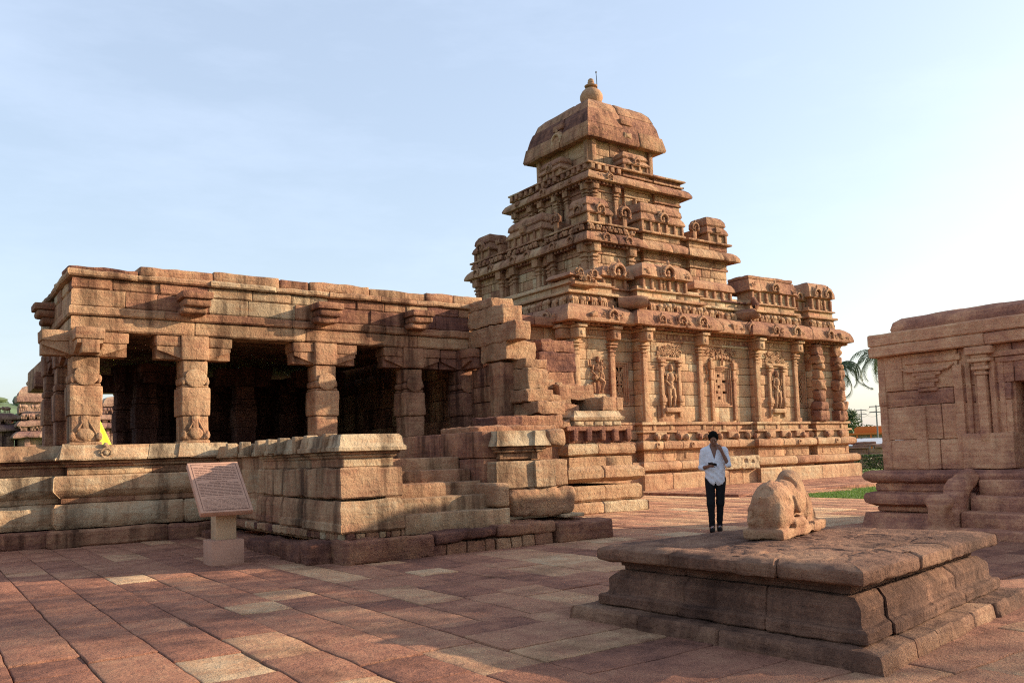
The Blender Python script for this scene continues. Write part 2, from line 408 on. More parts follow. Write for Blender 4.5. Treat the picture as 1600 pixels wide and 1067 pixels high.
def figure(mb, fr, u, wo, z, h, t=.62, sway=0., squat=False):
    s = h
    def e(x, zz, rx, rz, rw=.08): ell(mb, fr, (u+x*s, wo+rw*s*.3, z+zz*s), (rx*s, rw*s, rz*s), t=t, n=10, m=8, amp=.004)
    def l(p, r): tube(mb, fr, [(u+a*s, wo+b*s, z+c*s) for a, b, c in p], [q*s for q in r], t=t, n=7, amp=.003)
    e(sway*.6, .93, .058, .075, .06); e(sway*.6, 1.0, .045, .05, .05)
    e(sway*.4, .72, .105, .12, .07); e(0, .58, .075, .09, .06); e(-sway*.3, .47, .105, .09, .075)
    if squat:
        l([(-.06, .05, .45), (-.18, .10, .33), (-.10, .03, .08)], [.07, .06, .035]); l([(.06, .05, .45), (.18, .10, .36), (.14, .03, .08)], [.07, .06, .035])
    else:
        l([(-.06-sway*.2, .04, .45), (-.07, .05, .25), (-.07, .03, .02)], [.065, .048, .034]); l([(.06-sway*.2, .04, .45), (.08, .06, .25), (.06, .03, .02)], [.065, .048, .034])
    l([(-.11, .03, .80), (-.17, .04, .64), (-.08, .09, .52)], [.035, .03, .022]); l([(.11, .03, .80), (.18, .04, .66), (.11, .09, .80)], [.035, .03, .022])
    l([(-.12, .01, .80), (-.2, .02, .78), (-.22, .02, .95)], [.03, .028, .022]); l([(.12, .01, .80), (.22, .02, .72), (.24, .02, .95)], [.03, .028, .022])
def beasts(mb, fr, u0, u1, wo, z, h, t=.5):
    """row of small carved animals"""
    u = u0+.1
    while u < u1-.1:
        s = h*random.uniform(.85, 1.1); tv = tt(t, .08); dirn = random.choice((-1, 1))
        ell(mb, fr, (u, wo, z+s*.58), (s*.52, s*.26, s*.30), t=tv, amp=.006)
        ell(mb, fr, (u+dirn*s*.5, wo+.04, z+s*.62), (s*.22, s*.24, s*.28), t=tv, amp=.006)
        for q in (-.33, -.12, .14, .36):
            sbox(mb, fr, (u+q*s-.04*s-.012, wo-.05, z), (u+q*s+.04*s+.012, wo+.06, z+s*.45), r=.01, t=tv)
        u += s*random.uniform(1.1, 1.45)
def carving(mb, fr, u0, u1, z0, z1, wo=.02, t=.5, k=26, sz=.07):
    """shallow foliate relief: curls and beads"""
    for _ in range(k):
        u = random.uniform(u0+sz, u1-sz); z = random.uniform(z0+sz, z1-sz); r = sz*random.uniform(.5, 1.1); a0 = random.uniform(0, 6.28)
        pts = [(u+r*(1-i/9)*math.cos(a0+i*.62), wo+.004, z+r*(1-i/9)*math.sin(a0+i*.62)) for i in range(8)]
        tube(mb, fr, pts, r*.2+.006, t=t, n=5)
def arch(mb, fr, u, z, r, wo=.03, t=.55):
    for k, (rr, q) in enumerate(((1, .10), (.72, .08), (.45, .07))):
        tube(mb, fr, [(u+r*rr*math.cos(math.pi*i/12), wo, z+r*.75*rr*math.sin(math.pi*i/12)) for i in range(13)], r*q, t=t, n=5, amp=.005)
def KAP(o, z0, z1, inn=-.35, lip=.07):
    """curved kapota eave profile"""
    h = z1-z0
    return [(inn, z0+.02), (o-.16, z0+.02), (o-.14, z0-.03), (o, z0), (o+.015, z0+lip), (o-.02, z0+h*.35), (o-.10, z0+h*.62), (o-.24, z0+h*.86), (o-.40, z1), (inn, z1)]
def TOR(o, z0, z1, inn=-.3, k=.09):
    h = z1-z0
    return [(inn, z0), (o-k, z0), (o-.02, z0+h*.18), (o, z0+h*.38), (o, z0+h*.62), (o-.025, z0+h*.84), (o-k, z1), (inn, z1)]
def BLK(o, z0, z1, inn=-.3, c=.02):
    return [(inn, z0), (o-c, z0), (o, z0+c), (o, z1-c), (o-c, z1), (inn, z1)]
def FAC(o, z0, z1, inn=-.3, c=.12):
    return [(inn, z0), (o-c, z0), (o, z0+.10), (o, z1-.10), (o-c*.7, z1), (inn, z1)]
def dentils(mb, fr, u0, u1, w0, w1, z0, z1, step=.22, wd=.12, t=.45, amp=.004):
    n = max(1, int((u1-u0)/step))
    for i in range(n):
        u = u0+(i+.5)*(u1-u0)/n; sbox(mb, fr, (u-wd/2, w0, z0), (u+wd/2, w1*random.uniform(.85, 1), z1), r=.02, t=tt(t, .07), amp=amp)
def seg_frames(path, closed=False):
    n = len(path); out = []
    for i in range(n if closed else n-1):
        a = path[i]; b = path[(i+1) % n]; d = (b[0]-a[0], b[1]-a[1]); out.append((Fr(a[0], a[1], math.degrees(math.atan2(d[1], d[0]))), math.hypot(*d)))
    return out

# ================================================================ GROUND
def sheet(name, x0, x1, y0, y1, z, mat, kind='structure', nx=1, ny=1):
    mb = MB(); xs = np.linspace(x0, x1, nx+1); ys = np.linspace(y0, y1, ny+1)
    V = [(x, y, z) for y in ys for x in xs]; F = [(j*(nx+1)+i, j*(nx+1)+i+1, (j+1)*(nx+1)+i+1, (j+1)*(nx+1)+i) for j in range(ny) for i in range(nx)]
    mb.add(V, F, .5); return tag(mb.build(name, mat), kind=kind)
M_GRASS = plain('lawn_green', (.10, .17, .035), .9, .35, 1.5, .4)
M_DIRT = plain('joint_earth', (.055, .038, .030), .95, .3, 6.)
sheet('ground', -900, 1500, -600, 1800, -.13, M_GRASS)
sheet('courtyard_bed', -25, 24.6, -16, 21.5, -.035, M_DIRT)
def paving():
    mb = MB()
    def slab(x0, x1, y0, y1, z=0., thin=.075):
        d = math.hypot((x0+x1)/2, (y0+y1)/2); near = d < 11
        a, b = rng.normal(0, .003, 2); zz = z+rng.normal(0, .0035); cx, cy = (x0+x1)/2, (y0+y1)/2
        q = rng.uniform(0.002, .006, 4)
        t = rng.choice([rng.normal(.22, .08), rng.normal(.38, .07), rng.normal(.66, .10), rng.normal(.90, .05)], p=[.38, .44, .15, .03])+(.20 if (x0 > 8.5 and y0 > 8) else 0)  # raised tint paints sunlight into the mid-ground slabs
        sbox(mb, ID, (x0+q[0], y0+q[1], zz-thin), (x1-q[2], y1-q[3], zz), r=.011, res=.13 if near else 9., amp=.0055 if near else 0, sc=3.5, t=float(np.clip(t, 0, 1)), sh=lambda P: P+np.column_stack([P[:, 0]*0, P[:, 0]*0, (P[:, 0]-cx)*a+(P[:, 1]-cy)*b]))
    # strips of slabs running away from the camera
    x = -24.
    xs = []
    while x < 20.2: xs.append(x); x += (.485+random.uniform(-.03, .05)) if -1 < x < 6 else random.uniform(.48, .95)
    for x0, x1 in zip(xs[:-1], xs[1:]):
        ylo = -8 if x0 < 3.3 else 6.2; y = ylo+random.uniform(0, .8)
        y = ylo if ylo > 0 else y
        yhi = 21.2 if x0 > 9 else 18.2
        while y < yhi:
            y1 = y+(random.uniform(.45, 1.45) if x0 < 9 else random.uniform(.7, 1.8))
            if not (y1 < 1.0 and x0 > 1.5 and x1 < 3.3 and False): slab(x0, x1, y, min(y1, yhi))
            y = y1
    x33 = min(v for v in xs if v >= 3.3)
    # strips running to the right, round the platform
    y = -6.
    while y < 6.2:
        y1 = y+random.uniform(.42, .62)
        if y1 > 5.9: y1 = 6.2
        x = x33
        while x < 20.2:
            x1 = min(20.2, x+random.uniform(.6, 1.8)); slab(x, x1, y, y1); x = x1
        y = y1
    return tag(mb.build('paving', M_PAVE), kind='structure')
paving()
# raised terrace under the great temple, with an edging of long kerb slabs
def terrace():
    mb = MB(); z = .075
    y = 16.4
    while y < 21.2:
        y1 = min(21.3, y+random.uniform(.5, .9)); x = 19.6+ (y-16.4)*-.05
        while x < 47:
            x1 = x+random.uniform(.8, 2.2); sbox(mb, ID, (x, y, -.1), (x1-.008, y1-.008, z+rng.normal(0, .004)), r=.015, t=float(np.clip(rng.normal(.35, .12), 0, 1)), amp=.004, res=.6); x = x1
        y = y1
    sbox(mb, ID, (19.9, 15.55, -.1), (24.0, 16.38, .035), r=.03, t=.45, amp=.01, res=.4)
    return tag(mb.build('terrace', M_PAVE), kind='structure')
terrace()

# ================================================================ GREAT TEMPLE
temple = thing('temple', 'tall sandstone temple with a stepped tower, carved niches and lattice windows', 'temple', (25, 28.3, 0))
PF = [(18.0, 31), (18.0, 21.80), (19.90, 21.80), (19.90, 21.98), (20.95, 21.98), (20.95, 21.6), (24.15, 21.6), (24.15, 21.9), (27.2, 21.9), (27.2, 21.7), (30.0, 21.7), (30.0, 22.0), (31.0, 22.0), (31.0, 21.7), (33.0, 21.7), (33.0, 34.2)]
def build_temple():
    PB = PF[:-2]+[(32.8, 21.7), (32.8, 34.2)]
    # plinth mouldings
    mb = MB()
    sweep(mb, PB, BLK(.56, .0, .62, c=.05), ln=(.9, 1.9), amp=.012, sc=3, res=.25, tm=.68, ts=.1, g=.02)
    sweep(mb, PB, BLK(.34, .62, .70), amp=.004)
    sweep(mb, PB, TOR(.56, .70, 1.04, k=.12), ln=(1., 2.2), amp=.006, tm=.6, ts=.1, res=.3, g=.02)
    sweep(mb, PB, BLK(.22, 1.04, 1.42), amp=.004, tm=.6)
    sweep(mb, PB, TOR(.46, 1.42, 1.77, k=.16), ln=(.5, 1.3), amp=.008, tm=.65, ts=.12, res=.25, g=.02)
    sweep(mb, PB, BLK(.24, 1.77, 2.04), amp=.004, tm=.52)
    sweep(mb, PB, BLK(.34, 2.04, 2.12), amp=.004, tm=.7)
    sweep(mb, PB, BLK(.22, 2.12, 2.32), amp=.004, tm=.65)
    sweep(mb, PB, BLK(.32, 2.32, 2.42), amp=.006, tm=.72)
    for fr, Ln in seg_frames(PF):
        if Ln < .8: continue
        dentils(mb, fr, -.1, Ln+.1, .2, .245, 1.12, 1.34, step=.55, wd=.14, t=.6)
        dentils(mb, fr, -.1, Ln+.1, .2, .265, 2.12, 2.32, step=.75, wd=.16, t=.65)
        n = max(1, int(Ln/.85))
        for i in range(n):
            u = (i+.5)*Ln/n
            sbox(mb, fr, (u-.28, .2, 1.82), (u+.28, .36, 2.06), r=.03, t=tt(.5, .1), amp=.01)
            for q in ((-.2, .2) if random.random() < .45 else (random.choice((-.2, .15)),)): ell(mb, fr, (u+q, .38, 1.88), (.10, .10, .13), t=tt(.5, .1), amp=.01)
        for i in range(max(1, int(Ln/1.1))):
            u = random.uniform(.1, Ln-.1)
            tube(mb, fr, [(u+.08*math.cos(a/2), .47, 1.6+.08*math.sin(a/2)) for a in range(12)], .02, t=.6)
    mb.build('plinth', M_ST, temple)
    # walls, per face, with window openings
    mb = MB(); zs = [2.42, 3.02, 3.42, 3.9, 4.3, 4.58, 4.95, 5.32]
    ops = {3: [(.06, .80, 3.02, 4.58)], 7: [(.90, 1.92, 3.02, 4.58)], 11: [(.30, .96, 3.02, 4.58)]}
    for k, (fr, Ln) in enumerate(seg_frames(PF)):
        courses(mb, fr, -.0, Ln, zs, th=.5, ops=ops.get(k, ()), ln=(.5, 1.15), tm=.70, ts=.15, amp=.005, joff=.015)
    sweep(mb, PF, BLK(.04, 5.32, 5.42, inn=-.5), tm=.7); sweep(mb, PF, BLK(.015, 5.42, 5.62, inn=-.5), tm=.55); sweep(mb, PF, BLK(.08, 5.62, 5.72, inn=-.5), tm=.6)
    for fr, Ln in seg_frames(PF):
        if Ln > .9: dentils(mb, fr, 0, Ln, 0, .045, 5.45, 5.6, step=.3, wd=.09, t=.6)
        if Ln > .6: dentils(mb, fr, -.25, Ln+.25, .05, .36, 5.72, 5.82, step=.2, wd=.13, t=.35)
    # closed backing behind the lattices, its dark tint standing in for unlit space
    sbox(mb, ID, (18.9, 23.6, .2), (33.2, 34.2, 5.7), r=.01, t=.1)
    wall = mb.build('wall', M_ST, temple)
    mb = MB(); PE = PF[:-2]+[(32.65, 21.7), (32.65, 34.0)]; sweep(mb, PE, KAP(.60, 5.80, 6.42), ln=(.9, 1.8), amp=.022, sc=2.6, res=.16, tm=.40, ts=.10, g=.03, joff=.03)
    for fr, Ln in seg_frames(PF):
        if Ln < .8: continue
        n = max(1, round(Ln/1.15))
        for i in range(n): 
            u = (i+.5)*Ln/n+random.uniform(-.1, .1); kudu(mb, fr, u, .62, 5.97, .17, t=tt(.52, .08))
            carving(mb, fr, u+.28, u+.55, 5.86, 6.2, wo=.61, t=.5, k=7, sz=.06)
    eave = mb.build('eave', M_ST, temple)
    # pilasters
    def pil(seg, u, wd=.22, d=.11, rough=0., t=None):
        mb = MB(); fr, Ln = seg_frames(PF)[seg]
        pilaster(mb, fr, u, wd, d, 2.42, 5.72, rough=rough, t=t); mb.build('pilaster', M_ST, temple)
    for sgm, u in [(1, .15), (1, 1.74), (5, .15), (5, 3.0), (9, .15), (9, 2.6)]: pil(sgm, u)
    pil(0, 9.0); pil(0, 6.6)
    # the two badly worn pilasters of the far corner
    fr, Ln = seg_frames(PF)[13]
    for u in (.22, 1.60):
        mb = MB(); z = 2.42
        ps = [2.42, 2.9, 3.25, 3.75, 4.2, 4.6, 4.85, 5.2, 5.72]; ws = [.34, .30, .22, .27, .22, .20, .24, .25]
        for a, b, wv in zip(ps[:-1], ps[1:], ws):
            j = random.uniform(-.05, .05); sbox(mb, fr, (u-wv+j, -.1, a), (u+wv+j, .34+random.uniform(-.04, .08), b), r=.10, res=.09, amp=.05, sc=5, t=tt(.42, .08))
        mb.build('pilaster', M_ROUGH, temple)
    # niches with statues
    def niche(seg, uc, figs, squat=False, sc=1., wd=.62):
        fr, Ln = seg_frames(PF)[seg]; mb = MB(); t = tt(.62, .06)
        for q in (-1, 1):
            uu = uc+q*(wd/2+.13)
            sbox(mb, fr, (uu-.07, -.05, 2.62), (uu+.07, .10, 4.45), r=.02, t=t, amp=.008)
            for za, zb, g in ((4.45, 4.52, .04), (4.52, 4.58, .0), (4.58, 4.68, .06), (3.05, 3.4, .02), (3.15, 3.3, .05)): sbox(mb, fr, (uu-.07-g, -.05, za), (uu+.07+g, .12+g, zb), r=.02, t=t, amp=.005)
        sbox(mb, fr, (uc-wd/2-.08, -.05, 2.78), (uc+wd/2+.08, .20, 2.95), r=.03, t=t+.05, amp=.01)
        sbox(mb, fr, (uc-wd/2-.3, -.05, 4.68), (uc+wd/2+.3, .09, 4.78), r=.02, t=t, amp=.008)
        carving(mb, fr, uc-wd/2-.35, uc+wd/2+.35, 4.80, 5.3, wo=.03, t=t, k=46, sz=.09)
        arch(mb, fr, uc, 4.82, .30, t=t); arch(mb, fr, uc-.42, 4.82, .2, t=t); arch(mb, fr, uc+.42, 4.82, .2, t=t)
        nb = mb.build('niche', M_ST, temple)
        sb = MB(); figure(sb, fr, uc, .02, 2.96, 1.5*sc, t=.64, sway=.05)
        if figs > 1: figure(sb, fr, uc-.24, .0, 2.96, .85, t=.6); figure(sb, fr, uc+.25, .0, 2.96, .9, t=.6)
        sb.build('statue', M_ST, nb)
    niche(5, 1.42, 1); niche(9, 1.35, 2, sc=.98)
    fr, Ln = seg_frames(PF)[1]; mb = MB(); figure(mb, fr, 1.02, .02, 3.35, 1.30, t=.5, sway=.12, squat=True); figure(mb, fr, 1.2, .10, 3.75, .75, t=.5); mb.build('statue', M_ROUGH, temple)
    # lattice windows: frame, pierced slab
    def window(seg, u0, u1, kind):
        fr, Ln = seg_frames(PF)[seg]; mb = MB(); z0, z1 = 3.02, 4.58
        for g, d in ((.0, .04), (.07, .0), (.13, -.035)):
            sbox(mb, fr, (u0+g, -.3, z0+g), (u0+g+.06, d, z1-g), r=.01, t=.5); sbox(mb, fr, (u1-g-.06, -.3, z0+g), (u1-g, d, z1-g), r=.01, t=.5)
            sbox(mb, fr, (u0+g, -.3, z1-g-.06), (u1-g, d+.002, z1-g), r=.01, t=.5); sbox(mb, fr, (u0+g, -.3, z0+g), (u1-g, d+.002, z0+g+.06), r=.01, t=.5)
        wf = mb.build('lattice_window', M_ST, temple); mb = MB(); g = .19; a, b, c, d = u0+g*.9, u1-g*.9, z0+g, z1-g; cu, cz = (a+b)/2, (c+d)/2
        if kind == 'star':
            for (p, q) in [((a, c), (b, d)), ((a, d), (b, c)), ((a, cz), (b, cz)), ((cu, c), (cu, d)), ((a, cz), (b, d)), ((a, cz), (b, c)), ((a, d), (b, cz)), ((a, c), (b, cz))]:
                tube(mb, fr, [(p[0], -.075, p[1]), (q[0], -.075, q[1])], .026, t=.62, n=4)
            ell(mb, fr, (cu, -.07, cz), (.07, .04, .07), t=.5)
        elif kind == 'block':
            nx, nz_ = 5, 11; du, dz = (b-a)/nx, (d-c)/nz_
            for i in range(nx):
                for j in range(nz_):
                    if i % 2 == 1 and j % 2 == 1 and (j//2+i//2) % 2 == 0 or (i in (0, 4) and j % 4 == 3): continue
                    sbox(mb, fr, (a+i*du, -.16, c+j*dz), (a+(i+1)*du, -.06, c+(j+1)*dz), r=.002, t=.55)
        else:
            for k in range(-6, 8):
                for sgn in (1, -1):
                    pts = []
                    p0 = (a, c+k*.2); p1 = (b, c+k*.2+sgn*(b-a)*1.3)
                    z_a, z_b = p0[1], p1[1]
                    def cl(p, q):
                        (x0, y0), (x1, y1) = p, q; t0, t1 = 0., 1.; dy = y1-y0
                        for lim, sg in ((c, 1), (d, -1)):
                            f0, f1 = sg*(y0-lim), sg*(y1-lim)
                            if f0 < 0 and f1 < 0: return None
                            if f0 < 0: t0 = max(t0, f0/(f0-f1))
                            if f1 < 0: t1 = min(t1, f0/(f0-f1))
                        if t1-t0 < .05: return None
                        return (x0+(x1-x0)*t0, y0+dy*t0), (x0+(x1-x0)*t1, y0+dy*t1)
                    r_ = cl(p0, p1)
                    if r_: tube(mb, fr, [(r_[0][0], -.075, r_[0][1]), (r_[1][0], -.075, r_[1][1])], .022, t=.6, n=4)
        mb.build('lattice', M_ST, wf)
    window(3, .06, .80, 'star'); window(7, .90, 1.92, 'block'); window(11, .30, .96, 'diamond')
    # carved canopy and side pilasters of the middle window
    mb = MB(); fr, Ln = seg_frames(PF)[7]
    for uu in (.76, 2.06):
        sbox(mb, fr, (uu-.08, -.05, 2.5), (uu+.08, .09, 4.45), r=.02, t=.5, amp=.01); sbox(mb, fr, (uu-.13, -.05, 4.45), (uu+.13, .14, 4.75), r=.04, t=.5, amp=.02, res=.1)
        sbox(mb, fr, (uu-.12, -.05, 4.05), (uu+.12, .12, 4.2), r=.03, t=.5, amp=.01)
    for i in range(9): ell(mb, fr, (.78+i*.16, .03, 4.84+.12*math.sin(i*.39)), (.10, .05, .09), t=tt(.5, .05), amp=.02)
    figure(mb, fr, 1.41, .02, 4.62, .5, t=.5); carving(mb, fr, .4, 2.4, 4.95, 5.3, t=.55, k=50, sz=.08)
    tube(mb, fr, [(.38+.2*math.cos(a*.5), .0, 4.25+.36*math.sin(a*.5)) for a in range(13)], .035, t=.5); mb.build('window_canopy', M_ST, temple)
    # ---- parapet: frieze, then little shrines
    mb = MB()
    sweep(mb, PE, BLK(.05, 6.42, 6.80, inn=-.6), tm=.55); sweep(mb, PE, BLK(.20, 6.80, 6.90, inn=-.6), tm=.65, amp=.006); sweep(mb, PE, BLK(.02, 6.90, 7.30, inn=-.6), tm=.72, ln=(.4, .9))
    sweep(mb, PE, BLK(.12, 7.12, 7.19, inn=-.6), tm=.55, amp=.006)
    for k, (fr, Ln) in enumerate(seg_frames(PE)):
        if Ln > .9: beasts(mb, fr, 0, Ln, .14, 6.42, .34, t=.6)
    sbox(mb, ID, (18.3, 22.9, 5.7), (33.4, 34.4, 6.6), r=.02, t=.4)
    sbox(mb, ID, (19.2, 24.0, 6.6), (32.2, 33.2, 7.35), r=.02, t=.4)
    mb.build('parapet', M_ST, temple)
    def pshrine(seg, u0, u1, zt, kud=1, rr=.2, wo=.14, flat=False, t=.48, broken=False):
        fr, Ln = seg_frames(PF)[seg]; mb = MB(); zb = 7.19; hh = zt-zb
        # supports and figures in the neck
        sbox(mb, fr, (u0+.1, -.7, zb), (u1-.1, .0, zb+hh*.42), r=.02, t=.7)
        for uu in np.linspace(u0+.12, u1-.12, max(2, int((u1-u0)/.45)+1)):
            sbox(mb, fr, (uu-.06, -.1, zb), (uu+.06, .10, zb+hh*.38), r=.02, t=t, amp=.01)
        figure(mb, fr, (u0+u1)/2, .02, zb+.0, hh*.42, t=t+.05)
        pth = [tuple(fr([(u0, -1.1, 0)])[0][:2]), tuple(fr([(u0, wo-.12, 0)])[0][:2]), tuple(fr([(u1, wo-.12, 0)])[0][:2]), tuple(fr([(u1, -1.1, 0)])[0][:2])]
        z0 = zb+hh*.40
        if flat: prof = [(-.6, z0+.03), (.02, z0), (.10, z0+.04), (-.03, zt-.16), (-.10, zt-.15), (-.05, zt-.12), (-.05, zt-.01), (-.10, zt), (-.9, zt)]
        else: prof = [(-.6, z0+.03), (.02, z0), (.12, z0+.04), (.10, z0+(zt-z0)*.35), (.02, z0+(zt-z0)*.68), (-.14, z0+(zt-z0)*.92), (-.34, zt), (-.9, zt+.02)]
        sweep(mb, pth, prof, ln=(.6, 1.2), amp=.022, sc=2.5, res=.15, tm=t, ts=.06, g=.015)
        sbox(mb, fr, (u0+.2, -1.1, z0), (u1-.2, -.1, zt-.06), r=.02, t=t)
        for i in range(kud):
            u = u0+(i+.5)*(u1-u0)/kud; kudu(mb, fr, u, wo+.03, z0+.12, rr, t=t+.04)
        if kud: carving(mb, fr, u0+.05, u0+.3, z0+.05, z0+.4, wo=wo, t=t, k=6, sz=.07); carving(mb, fr, u1-.3, u1-.05, z0+.05, z0+.4, wo=wo, t=t, k=6, sz=.07)
        mb.build('parapet_shrine', M_ST, temple)
    pshrine(1, .0, 1.25, 7.62, kud=2, rr=.10, wo=.2); pshrine(1, .1, .9, 7.0, kud=1, rr=.12, wo=.35)
    pshrine(3, -.35, .9, 8.0, kud=1, rr=.26, wo=.28); pshrine(5, .15, 2.55, 8.22, kud=1, rr=.26, wo=.25)
    pshrine(7, .1, 2.2, 7.95, kud=0, t=.45); pshrine(9, .0, 2.9, 8.33, kud=1, rr=.24, flat=True, t=.42); pshrine(11, .1, 1.2, 8.1, kud=1, rr=.2); pshrine(13, .1, 1.65, 8.45, kud=2, rr=.2, t=.42)
    # barrel-shaped spouts lying on the eave
    mb = MB(); fr = W0
    tube(mb, ID, [(20.15, 21.75, 6.62), (20.75, 21.25, 6.62), (20.95, 21.1, 6.62)], [.22, .24, .18], t=.42, n=14, amp=.01); tube(mb, ID, [(20.9, 21.14, 6.62), (20.99, 21.06, 6.62)], [.10, .09], t=.0, n=10)
    mb.build('stone_spout', M_ST, temple)
    mb = MB(); tube(mb, ID, [(26.2, 22.3, 6.7), (26.7, 21.7, 6.62), (27.1, 21.4, 6.7), (27.25, 21.4, 7.0), (27.15, 21.5, 7.35)], [.2, .24, .22, .16, .08], t=.3, n=10, amp=.02); mb.build('stone_spout', M_ROUGH, temple)
    # left wing behind: plain wall joining hall and temple
    mb = MB(); courses(mb, Fr(11.9, 22.5), 0, 6.1, [0, .6, 1.2, 1.8, 2.4, 3.0, 3.6, 4.2, 4.75, 5.25, 5.7], th=.6, tm=.5); courses(mb, Fr(11.9, 22.1), 0, 6.1, [5.7, 6.0], th=1.2, tm=.35, amp=.01)
    mb.build('joining_wall', M_ST, temple)
build_temple()

# ---- tower
TCX, TCY = 25.1, 28.3
def rect(hx, hy): return [(TCX-hx, TCY+hy), (TCX-hx, TCY-hy), (TCX+hx, TCY-hy), (TCX+hx, TCY+hy)]
def stag(hx, hy, dep=.22, fr_=(.29, .37, .63, .71)):
    R0 = rect(hx, hy); out = []
    for i in range(4):
        a, b = np.array(R0[i]), np.array(R0[(i+1) % 4]); d = b-a; Ln = np.linalg.norm(d); d = d/Ln; n = np.array([d[1], -d[0]])
        out.append(tuple(a))
        for k, f in enumerate(fr_):
            q = a+d*Ln*f; inn = q-n*dep
            out += [tuple(q), tuple(inn)] if k % 2 == 0 else [tuple(inn), tuple(q)]
    return out
def build_tower():
    mb = MB()
    # storey 1 wall
    P1 = stag(3.95, 3.95, .2)
    def storey(mb, P, zs, tm):
        for fr, Ln in seg_frames(P, True): courses(mb, fr, 0, Ln, zs, th=.4, tm=tm, ts=.16, ln=(.45, 1.0), joff=.015)
    storey(mb, P1, [6.9, 7.4, 7.9, 8.35, 8.75, 9.1], .62)
    sweep(mb, P1, BLK(.05, 9.1, 9.22), True, tm=.55); sweep(mb, P1, BLK(.02, 9.22, 9.45), True, tm=.6); sweep(mb, P1, BLK(.10, 9.45, 9.55), True, tm=.5)
    sbox(mb, ID, (TCX-3.6, TCY-3.6, 6.8), (TCX+3.6, TCY+3.6, 10.1), t=.3)
    P2 = stag(2.62, 2.62, .16)
    storey(mb, P2, [9.9, 10.4, 10.9, 11.35, 11.8, 12.15], .60)
    sweep(mb, P2, BLK(.05, 12.15, 12.25), True, tm=.55); sweep(mb, P2, BLK(.02, 12.25, 12.45), True, tm=.6); sweep(mb, P2, BLK(.08, 12.45, 12.55), True, tm=.5)
    sbox(mb, ID, (TCX-2.35, TCY-2.35, 9.8), (TCX+2.35, TCY+2.35, 13.1), t=.3)
    tower = mb.build('tower', M_TOW, temple)
    def part(name, f, mat=M_TOW):
        m = MB(); f(m); m.build(name, mat, tower)
    # pilasters of both storeys
    def pl(P, z0, z1, s, us):
        for k, (fr, Ln) in enumerate(seg_frames(P, True)):
            if k >= 19 or Ln < .6 or k < 0 or k > 9: continue
            for u in ((.2*s, Ln-.2*s) if Ln > 1.2*s else (Ln/2,)):
                m = MB()
                b = lambda g, d, a, c, r=.015, t=.5: sbox(m, fr, (u-.12*s-g*s, -.05, a), (u+.12*s+g*s, .14*s+d*s, c), r=r, t=t)
                t = tt(.55, .08); H = z1-z0
                b(0, 0, z0, z1-.62*s, t=t); b(.04, .04, z1-.70*s, z1-.62*s, t=t); b(.0, .0, z1-.62*s, z1-.55*s, t=t); b(.07, .07, z1-.55*s, z1-.48*s, t=t); b(.02, .02, z1-.48*s, z1-.38*s, t=t)
                sbox(m, fr, (u-.19*s, -.05, z1-.38*s), (u+.19*s, .30*s, z1-.02), r=.04, t=t, amp=.008); m.build('pilaster', M_TOW, tower)
    pl(P1, 7.3, 9.5, 1., None); pl(P2, 10.2, 12.5, .85, None)
    # cornices with horseshoe dormers
    def corn(P, o, z0, z1, r, every):
        def f(m):
            sweep(m, P, KAP(o, z0, z1, inn=-.5), True, ln=(.8, 1.6), amp=.024, sc=2.6, res=.16, tm=.43, ts=.12, g=.035, joff=.03)
            for k, (fr, Ln) in enumerate(seg_frames(P, True)):
                if k > 9: continue
                if Ln > .5: dentils(m, fr, -.2, Ln+.2, .05, o-.12, z0-.12, z0-.01, step=.2, wd=.12, t=.3)
                if Ln < .9: continue
                n = max(1, round(Ln/every))
                for i in range(n): kudu(m, fr, (i+.5)*Ln/n, o, z0+.10, r, t=tt(.46, .06))
                if k > 4: carving(m, fr, .0, .4, z0+.05, z0+.3, wo=o-.02, t=.45, k=8, sz=.06)
        part('cornice', f)
    corn(P1, .42, 9.50, 9.98, .16, .95); corn(P2, .42, 12.52, 12.98, .15, 1.4)
    # frieze courses above the cornices
    def frieze(P, z, hh, bst):
        def f(m):
            sweep(m, P, BLK(.05, z, z+hh*.75, inn=-.5), True, tm=.5); sweep(m, P, BLK(.22, z+hh*.75, z+hh, inn=-.5), True, tm=.5, amp=.008, ln=(.5, 1.))
            for k, (fr, Ln) in enumerate(seg_frames(P, True)):
                if k > 9 or Ln < .6: continue
                if bst: beasts(m, fr, -.1, Ln+.1, .2, z, hh*.72, t=.45)
                else:
                    dentils(m, fr, -.15, Ln+.15, .0, .26, z+.03, z+hh*.7, step=.36, wd=.2, t=.45, amp=.01); sweep(m, P, BLK(.16, z, z+.09, inn=-.4), True, tm=.5) if k == 0 else None
        part('frieze', f)
    frieze(P1, 9.98, .34, True); frieze(P2, 12.98, .34, False)
    # miniature shrines on the ledges
    def mini(fr, u0, u1, w0, w1, z0, z1, name, r=.2, barrel=False, t=.46, two=True):
        m = MB(); H = z1-z0
        sbox(m, fr, (u0+.12, w0+.05, z0), (u1-.12, w1-.14, z0+H*.35), r=.02, t=.62)
        for uu in np.linspace(u0+.14, u1-.14, max(2, int((u1-u0)/.5)+1)): sbox(m, fr, (uu-.06, w1-.16, z0), (uu+.06, w1-.06, z0+H*.33), r=.02, t=t, amp=.008)
        pth = [tuple(fr([(a, b, 0)])[0][:2]) for a, b in ((u0+.1, w0), (u0+.1, w1-.1), (u1-.1, w1-.1), (u1-.1, w0))]
        za = z0+H*.33; zb = z0+H*.62
        sweep(m, pth, [(-.4, za+.02), (.06, za), (.10, za+.05), (.04, za+(zb-za)*.6), (-.06, zb), (-.4, zb)], ln=(.7, 1.4), amp=.015, res=.15, tm=t, ts=.05)
